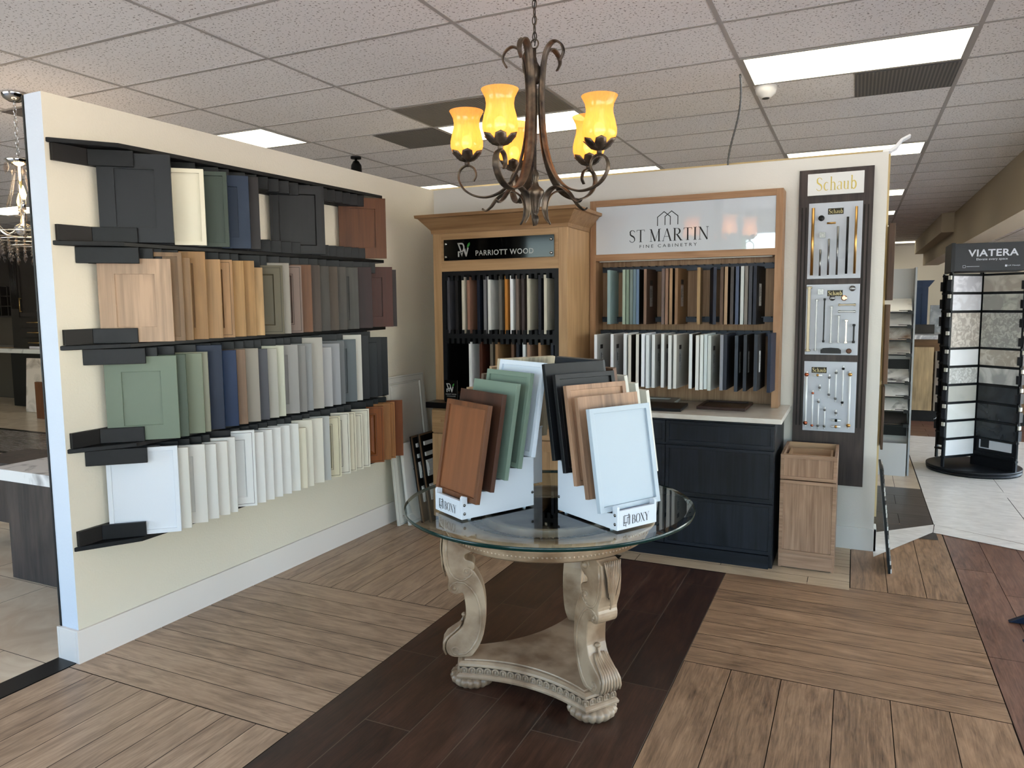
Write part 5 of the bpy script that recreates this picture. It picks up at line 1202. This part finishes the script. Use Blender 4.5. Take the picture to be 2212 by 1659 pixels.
for a, b_, c_, e_ in ((.862,1.898,.884,1.900),(.862,1.918,.884,1.920),(.862,1.898,.864,1.920),(.882,1.898,.884,1.920),(.89,1.906,.99,1.909)): mb.box(a, y_-.0003, b_, c_, y_, e_)
L(mb.build('lettering', paint((206,210,222), .4)), sgt)

# ---------------- far flooring display, counters, blue cabinet ----------------
t = thing('flooring_display', 'far brown display cabinet holding upright wood plank samples on a black base', 'display cabinet', (1.6, 11.3, 0))
L(MB().box(.45, 11.25, .10, 3.4, 11.9, 1.10).build('body', W((150,112,76),None,.5,'x',30)), t)
L(MB().box(.45, 11.18, .008, 3.4, 11.24, .15).build('plinth', paint((40,36,36), .5)), t)
mb = MB(); put_text(mb, 'Joy', .99, .04, .16, .075, 0, 0, .5, 1, 11.178); L(mb.build('lettering', paint((220,220,220), .5)), t)
tag(MB().box(.40, 11.1, 1.105, 3.4, 11.95, 1.16).build('countertop', stone((150,150,156),(226,224,222),5,.3,1.5), bevel=.002), 'marble countertop on the far flooring display', 'countertop')
for x0, x1, c_, z1, lb in ((.70,.955,(206,178,136),1.0,'pale oak floor plank sample standing in the far display'),(.975,1.20,(176,160,144),.95,'grey oak floor plank sample standing in the far display'),(1.45,1.75,(150,116,92),1.02,'brown floor plank sample standing in the far display behind the tower')):
    tag(MB().box(x0, 11.15, .155, x1, 11.17, z1).build('floor_sample', W(c_, None, .5, 'z', 30), bevel=.001), lb, 'floor sample', 'upright floor plank samples')
tag(MB().box(.95, 11.9, 1.165, 1.6, 11.93, 1.55).build('stone_slab', stone((110,114,120),(150,154,158),8,.4,1), bevel=.001), 'grey stone slab standing upright on the far marble countertop', 'slab')
tag(MB().box(.70, 11.5, 1.165, .98, 11.53, 1.29).build('name_block', paint((70,66,62), .5), bevel=.002), 'small dark name block on the far marble countertop', 'block')
t = thing('navy_cabinet', 'navy blue cabinet with crown moulding against the far wall', 'cabinet', (.85, 15.2, 0))
L(MB().box(.55, 15.2, .01, 1.17, 15.8, 1.86).build('body', paint((36,62,100), .4)), t)
mb = MB(); mb.prism([(.52,1.98),(1.26,1.98),(1.17,1.86),(.55,1.86)], 15.12, 15.8, 'y'); L(mb.build('crown_moulding', paint((36,62,100), .4)), t)
L(door('door', None, None, T(.57, 15.18, .3), .56, 1.5, .02, 'shaker', paint((36,62,100), .4)), t)
# navy easel feet at the right edge
t = thing('easel_stand', 'navy triangular display stand foot entering at the edge of the walkway', 'display stand', (.85, 4.2, 0))
nv = paint((38,52,82), .4)
mb = MB()
for yy_, dx in ((4.23,0),(4.0,.02)):
    L(MB().prism([(.742+dx,.008),(1.3+dx,.008),(1.3+dx,.30),(1.22+dx,.30)], yy_, yy_+.03, 'y').build('side_foot', nv, bevel=.002), t)
L(MB().box(1.22, 4.03, .03, 1.26, 4.23, 1.2).build('upright_panel', nv), t)

# ---------------- left room ----------------
brn = W((104,88,80), (66,56,52), .45, 'z', 26)
t = thing('low_island', 'low brown wood-grain island with white marble top beyond the partition', 'island', (-4.3, 2.6, 0))
L(MB().box(-4.52, 2.61, .008, -3.50, 3.35, .605).build('body', brn, bevel=.001), t)
L(MB().box(-4.60, 2.58, .605, -3.46, 3.39, .672).build('marble_top', stone((166,160,158),(226,222,220),4,.2,2,.32,.46), bevel=.002), t)
L(MB().box(-5.4, 2.9, .20, -4.52, 3.30, .60).build('side_unit', brn), t)
dkc = paint((48,42,40), .4); brass = paint((206,172,112), .3, 1); Yc = 7.62
t = thing('tall_cabinet', 'tall dark cabinet with brass pulls, fluted pilaster and three drawers', 'cabinet', (-12.1, Yc, 0))
L(MB().box(-12.72, Yc+.02, .98, -11.3, 8.3, 2.55).build('body', dkc), t)
L(door('door', None, None, T(-12.46, Yc, 1.50), .72, 1.02, .02, 'shaker', dkc), t)
for i in range(3):
    z0 = .99+.165*i; L(door('drawer', None, None, T(-12.46, Yc, z0), .72, .155, .02, 'slab', dkc), t)
    mb = MB(); mb.cyl((-12.25, Yc-.03, z0+.08), (-11.95, Yc-.03, z0+.08), .009, 8)
    for x_ in (-12.25,-11.95): mb.cyl((x_, Yc, z0+.08), (x_, Yc-.03, z0+.08), .008, 8)
    L(mb.build('brass_pull', brass), t)
mb = MB(); mb.cyl((-12.40, Yc-.03, 1.57), (-12.40, Yc-.03, 1.80), .009, 8); mb.cyl((-12.40, Yc, 1.58), (-12.40, Yc-.03, 1.58), .008, 8); mb.cyl((-12.40, Yc, 1.79), (-12.40, Yc-.03, 1.79), .008, 8); L(mb.build('brass_pull', brass), t)
mb = MB(); mb.box(-12.68, Yc, 1.48, -12.48, Yc+.02, 2.55)
for k in range(5): mb.cyl((-12.65+k*.035, Yc, 1.62), (-12.65+k*.035, Yc, 2.45), .011, 8)
L(mb.build('fluted_pilaster', dkc), t)
t = thing('bottle_cabinet', 'dark wall cabinet with bottle cubbies above the herringbone backsplash', 'cabinet', (-13.2, Yc+.2, 1.46))
L(MB().box(-14.2, Yc+.25, 1.48, -12.725, 8.3, 2.55).build('body', dkc), t)
L(door('door', None, None, T(-13.5, Yc+.23, 2.02), .78, .52, .02, 'shaker', dkc), t)
mb = MB()
for i in range(4): mb.box(-13.32+i*.19, Yc+.10, 1.50, -13.30+i*.19, Yc+.248, 2.01)
for i in range(4): mb.box(-13.32, Yc+.10, 1.49+i*.17, -12.73, Yc+.248, 1.51+i*.17)
L(mb.build('cubby_grid', dkc), t)
L(MB().box(-13.30, Yc+.24, 1.51, -12.75, Yc+.249, 2.0).build('cubby_back', paint((14,13,13), .6)), t)
mb = MB(); herr = paint((150,130,96), .25, .3)
for r_ in range(8):
    for c_ in range(12):
        x_ = -13.75+c_*.10; z_ = .98+r_*.062; sg_ = 1 if c_ % 2 else -1
        Mh = Matrix.Translation((x_, 8.29, z_)) @ Matrix.Rotation(sg_*math.radians(40), 4, 'Y'); mb.box(-.055, -.006, -.014, .055, .0, .014, 0, Mh)
tag(mb.build('herringbone_tile', herr), 'gold-grey herringbone tile backsplash above the far desk', 'backsplash')
t = thing('desk_cabinet', 'dark base cabinet with white marble top below the tall cabinet', 'cabinet', (-12.6, Yc, 0))
L(MB().box(-12.75, Yc-.02, .01, -11.3, 8.3, .895).build('body', paint((26,25,27), .4), bevel=.002), t)
L(door('door', None, None, T(-12.33, Yc-.04, .14), .6, .70, .02, 'shaker', paint((26,25,27), .4)), t)
L(MB().box(-14.6, Yc-.12, .90, -11.3, 8.3, .97).build('marble_top', stone((170,164,158),(224,220,214),2,.2,2,.32,.46), bevel=.003), t)
t = thing('picture_frame', 'silver-gold photo frame on the far marble desk top', 'picture frame', (-12.98, 7.95, .975))
L(MB().box(-13.20, 7.95, .975, -12.86, 7.97, 1.30).build('frame', paint((186,164,126), .35, .6), bevel=.003), t)
L(MB().box(-13.16, 7.945, 1.03, -12.92, 7.95, 1.24).build('picture', paint((96,140,190), .4)), t)
mb = MB(); mb.box(-13.09, 7.942, 1.03, -13.04, 7.9448, 1.13); mb.box(-13.03, 7.942, 1.03, -12.98, 7.9448, 1.12); L(mb.build('picture_figures', paint((70,36,40), .5)), t)
tag(MB().prism([(-13.3,7.55),(-12.75,7.58),(-12.80,7.75),(-13.3,7.78)], .971, .976).build('papers', paint((206,178,140), .6)), 'loose tan papers lying on the far marble desk top', 'papers')
tag(MB().box(-12.25, 7.60, .972, -11.95, 7.85, 1.01).build('paper_stack', paint((224,216,222), .6), bevel=.003), 'low stack of white papers under the drawers on the far desk', 'papers')
mb = MB(); vs = [(-11.8,7.20,.008),(-11.1,7.3,.008),(-11.15,7.5,.83),(-12.1,7.45,.83)]
mb.add([Vector(v) for v in vs]+[Vector(v)+Vector((0,.03,0)) for v in vs], [(0,1,2,3),(7,6,5,4),(0,4,5,1),(1,5,6,2),(2,6,7,3),(3,7,4,0)])
tag(mb.build('marble_slab', stone((176,160,146),(222,206,192),2,.2,2,.34,.5)), 'pale marble slab leaning on the dark desk cabinet', 'slab')
tag(MB().box(-10.9, 6.8, .008, -10.45, 6.85, .55).build('wood_sample', W((150,92,56)), bevel=.002), 'orange brown wood sample standing on the floor by the marble slab', 'floor sample')
# crystal chandelier
crm = paint((214,214,214), .08, 1); cry = clear_glass('crystal', (1,.95,.90), 2.0)
kx, ky = -5.09, 3.18
t = thing('crystal_chandelier', 'chrome and crystal chandelier hanging beyond the partition end', 'chandelier', (kx, ky, 0))
def K_(o): o.parent = t; return o
K_(MB().lathe([(0,2.965),(.03,2.968),(.06,2.985),(.075,3.01),(.075,3.023)], 28).build('canopy', crm))
mb = MB(); z = 2.945; k = 0
while z > 2.60:
    mb.tube([((.010*math.cos(a) if k % 2 == 0 else 0), (.010*math.cos(a) if k % 2 else 0), z+.021*math.sin(a)) for a in [2*PI*i/12 for i in range(12)]], .0028, 5, closed=True); z -= .034; k += 1
K_(mb.build('chain', crm))
mb = MB(); mb.lathe([(0,2.57),(.03,2.575),(.075,2.60),(.085,2.59),(.04,2.56),(.012,2.55),(.012,2.18),(.05,2.16),(.06,2.12),(0,2.08)], 24); K_(mb.build('column', crm))
def drop(mb, x, y, z, r, h, seg=6): mb.lathe([(0,z-h),(r*.7,z-h*.72),(r,z-h*.5),(r*.45,z-h*.12),(0,z)], seg, M=Matrix.Translation((x,y,0)), smooth=False)
mb = MB()
for k in range(8):
    a = 2*PI*k/8; drop(mb, .08*math.cos(a), .08*math.sin(a), 2.575, .014, .075)
for k in range(6):
    a = 2*PI*k/6+.3
    mb.tube(catmull([(.03*math.cos(a),.03*math.sin(a),2.53),(.06*math.cos(a),.06*math.sin(a),2.40),(.10*math.cos(a),.10*math.sin(a),2.22)], 5), .007, 6)
K_(mb.build('crystal_drops', cry))
for k in range(6):
    a = 2*PI*k/6+.55; R = .20; x, y = R*math.cos(a), R*math.sin(a)
    mb = MB(); mb.tube(catmull([(.03*math.cos(a),.03*math.sin(a),2.15),(.10*math.cos(a),.10*math.sin(a),2.10),(.17*math.cos(a),.17*math.sin(a),2.16),(x,y,2.23)], 5), .006, 6); mb.cyl((x,y,2.245),(x,y,2.315), .011); K_(mb.build('arm', crm))
    mb = MB(); mb.lathe([(.005,2.228),(.03,2.232),(.047,2.25),(.044,2.25),(.01,2.238)], 16, M=Matrix.Translation((x,y,0)))
    drop(mb, x+.04*math.cos(a), y+.04*math.sin(a), 2.225, .013, .07); K_(mb.build('crystal_cup', cry))
    mb = MB(); mb.lathe([(0,2.312),(.012,2.315),(.018,2.34),(.012,2.37),(.003,2.40),(0,2.402)], 12, M=Matrix.Translation((x,y,0))); K_(mb.build('bulb', emis('candle_bulb', (255,206,120), 9)))
mb = MB()
for R, n, z0, rows in ((.25, 40, 2.10, 5), (.16, 26, 2.06, 6), (.08, 14, 2.02, 5)):
    mb.tube([(R*math.cos(2*PI*k/32), R*math.sin(2*PI*k/32), z0+.01) for k in range(32)], .004, 5, closed=True)
K_(mb.build('ring', crm))
mb = MB()
for R, n, z0, rows in ((.25, 34, 2.10, 4), (.16, 22, 2.06, 4), (.08, 12, 2.02, 3)):
    for k in range(n):
        a = 2*PI*k/n
        rws = rows-(k % 2)
        for j in range(rws): mb.sphere((R*math.cos(a), R*math.sin(a), z0-.012-j*.021), .009, 6)
        drop(mb, R*math.cos(a), R*math.sin(a), z0-.01-rws*.021, .011, .05)
tag(K_(mb.build('crystal_strands', cry)), kind='stuff')
l = bpy.data.lights.new('candle_light', 'POINT'); l.energy = 9; l.color = (1,.72,.44); l.shadow_soft_size = .15
lo = bpy.data.objects.new('candle_light', l); COL.objects.link(lo); lo.parent = t; lo.location = (0, 0, 2.42)
# trees outside, seen only in reflections
rg = random.Random(7)
for i, (x, y, h_) in enumerate([(-6,-22,6.5),(3,-26,7.5),(12,-20,6)]):
    t = thing('street_tree', 'green leafy tree outside the front windows, %s of three' % ORD[i], 'tree', (x, y, -.06))
    mb = MB(); mb.tube([(0,0,0),(.1,0,h_*.3),(0,.1,h_*.55)], [.2,.15,.1], 8); o = mb.build('trunk', paint((90,72,56), .8)); o.parent = t
    mb = MB()
    for k in range(60):
        a = rg.random()*2*PI; r_ = rg.random()**.5*2.2; mb.sphere((r_*math.cos(a), r_*math.sin(a), h_*.5+rg.random()*h_*.5), .35+rg.random()*.4, 7)
    o = mb.build('crown', paint((84,120,58), .8)); o.parent = t
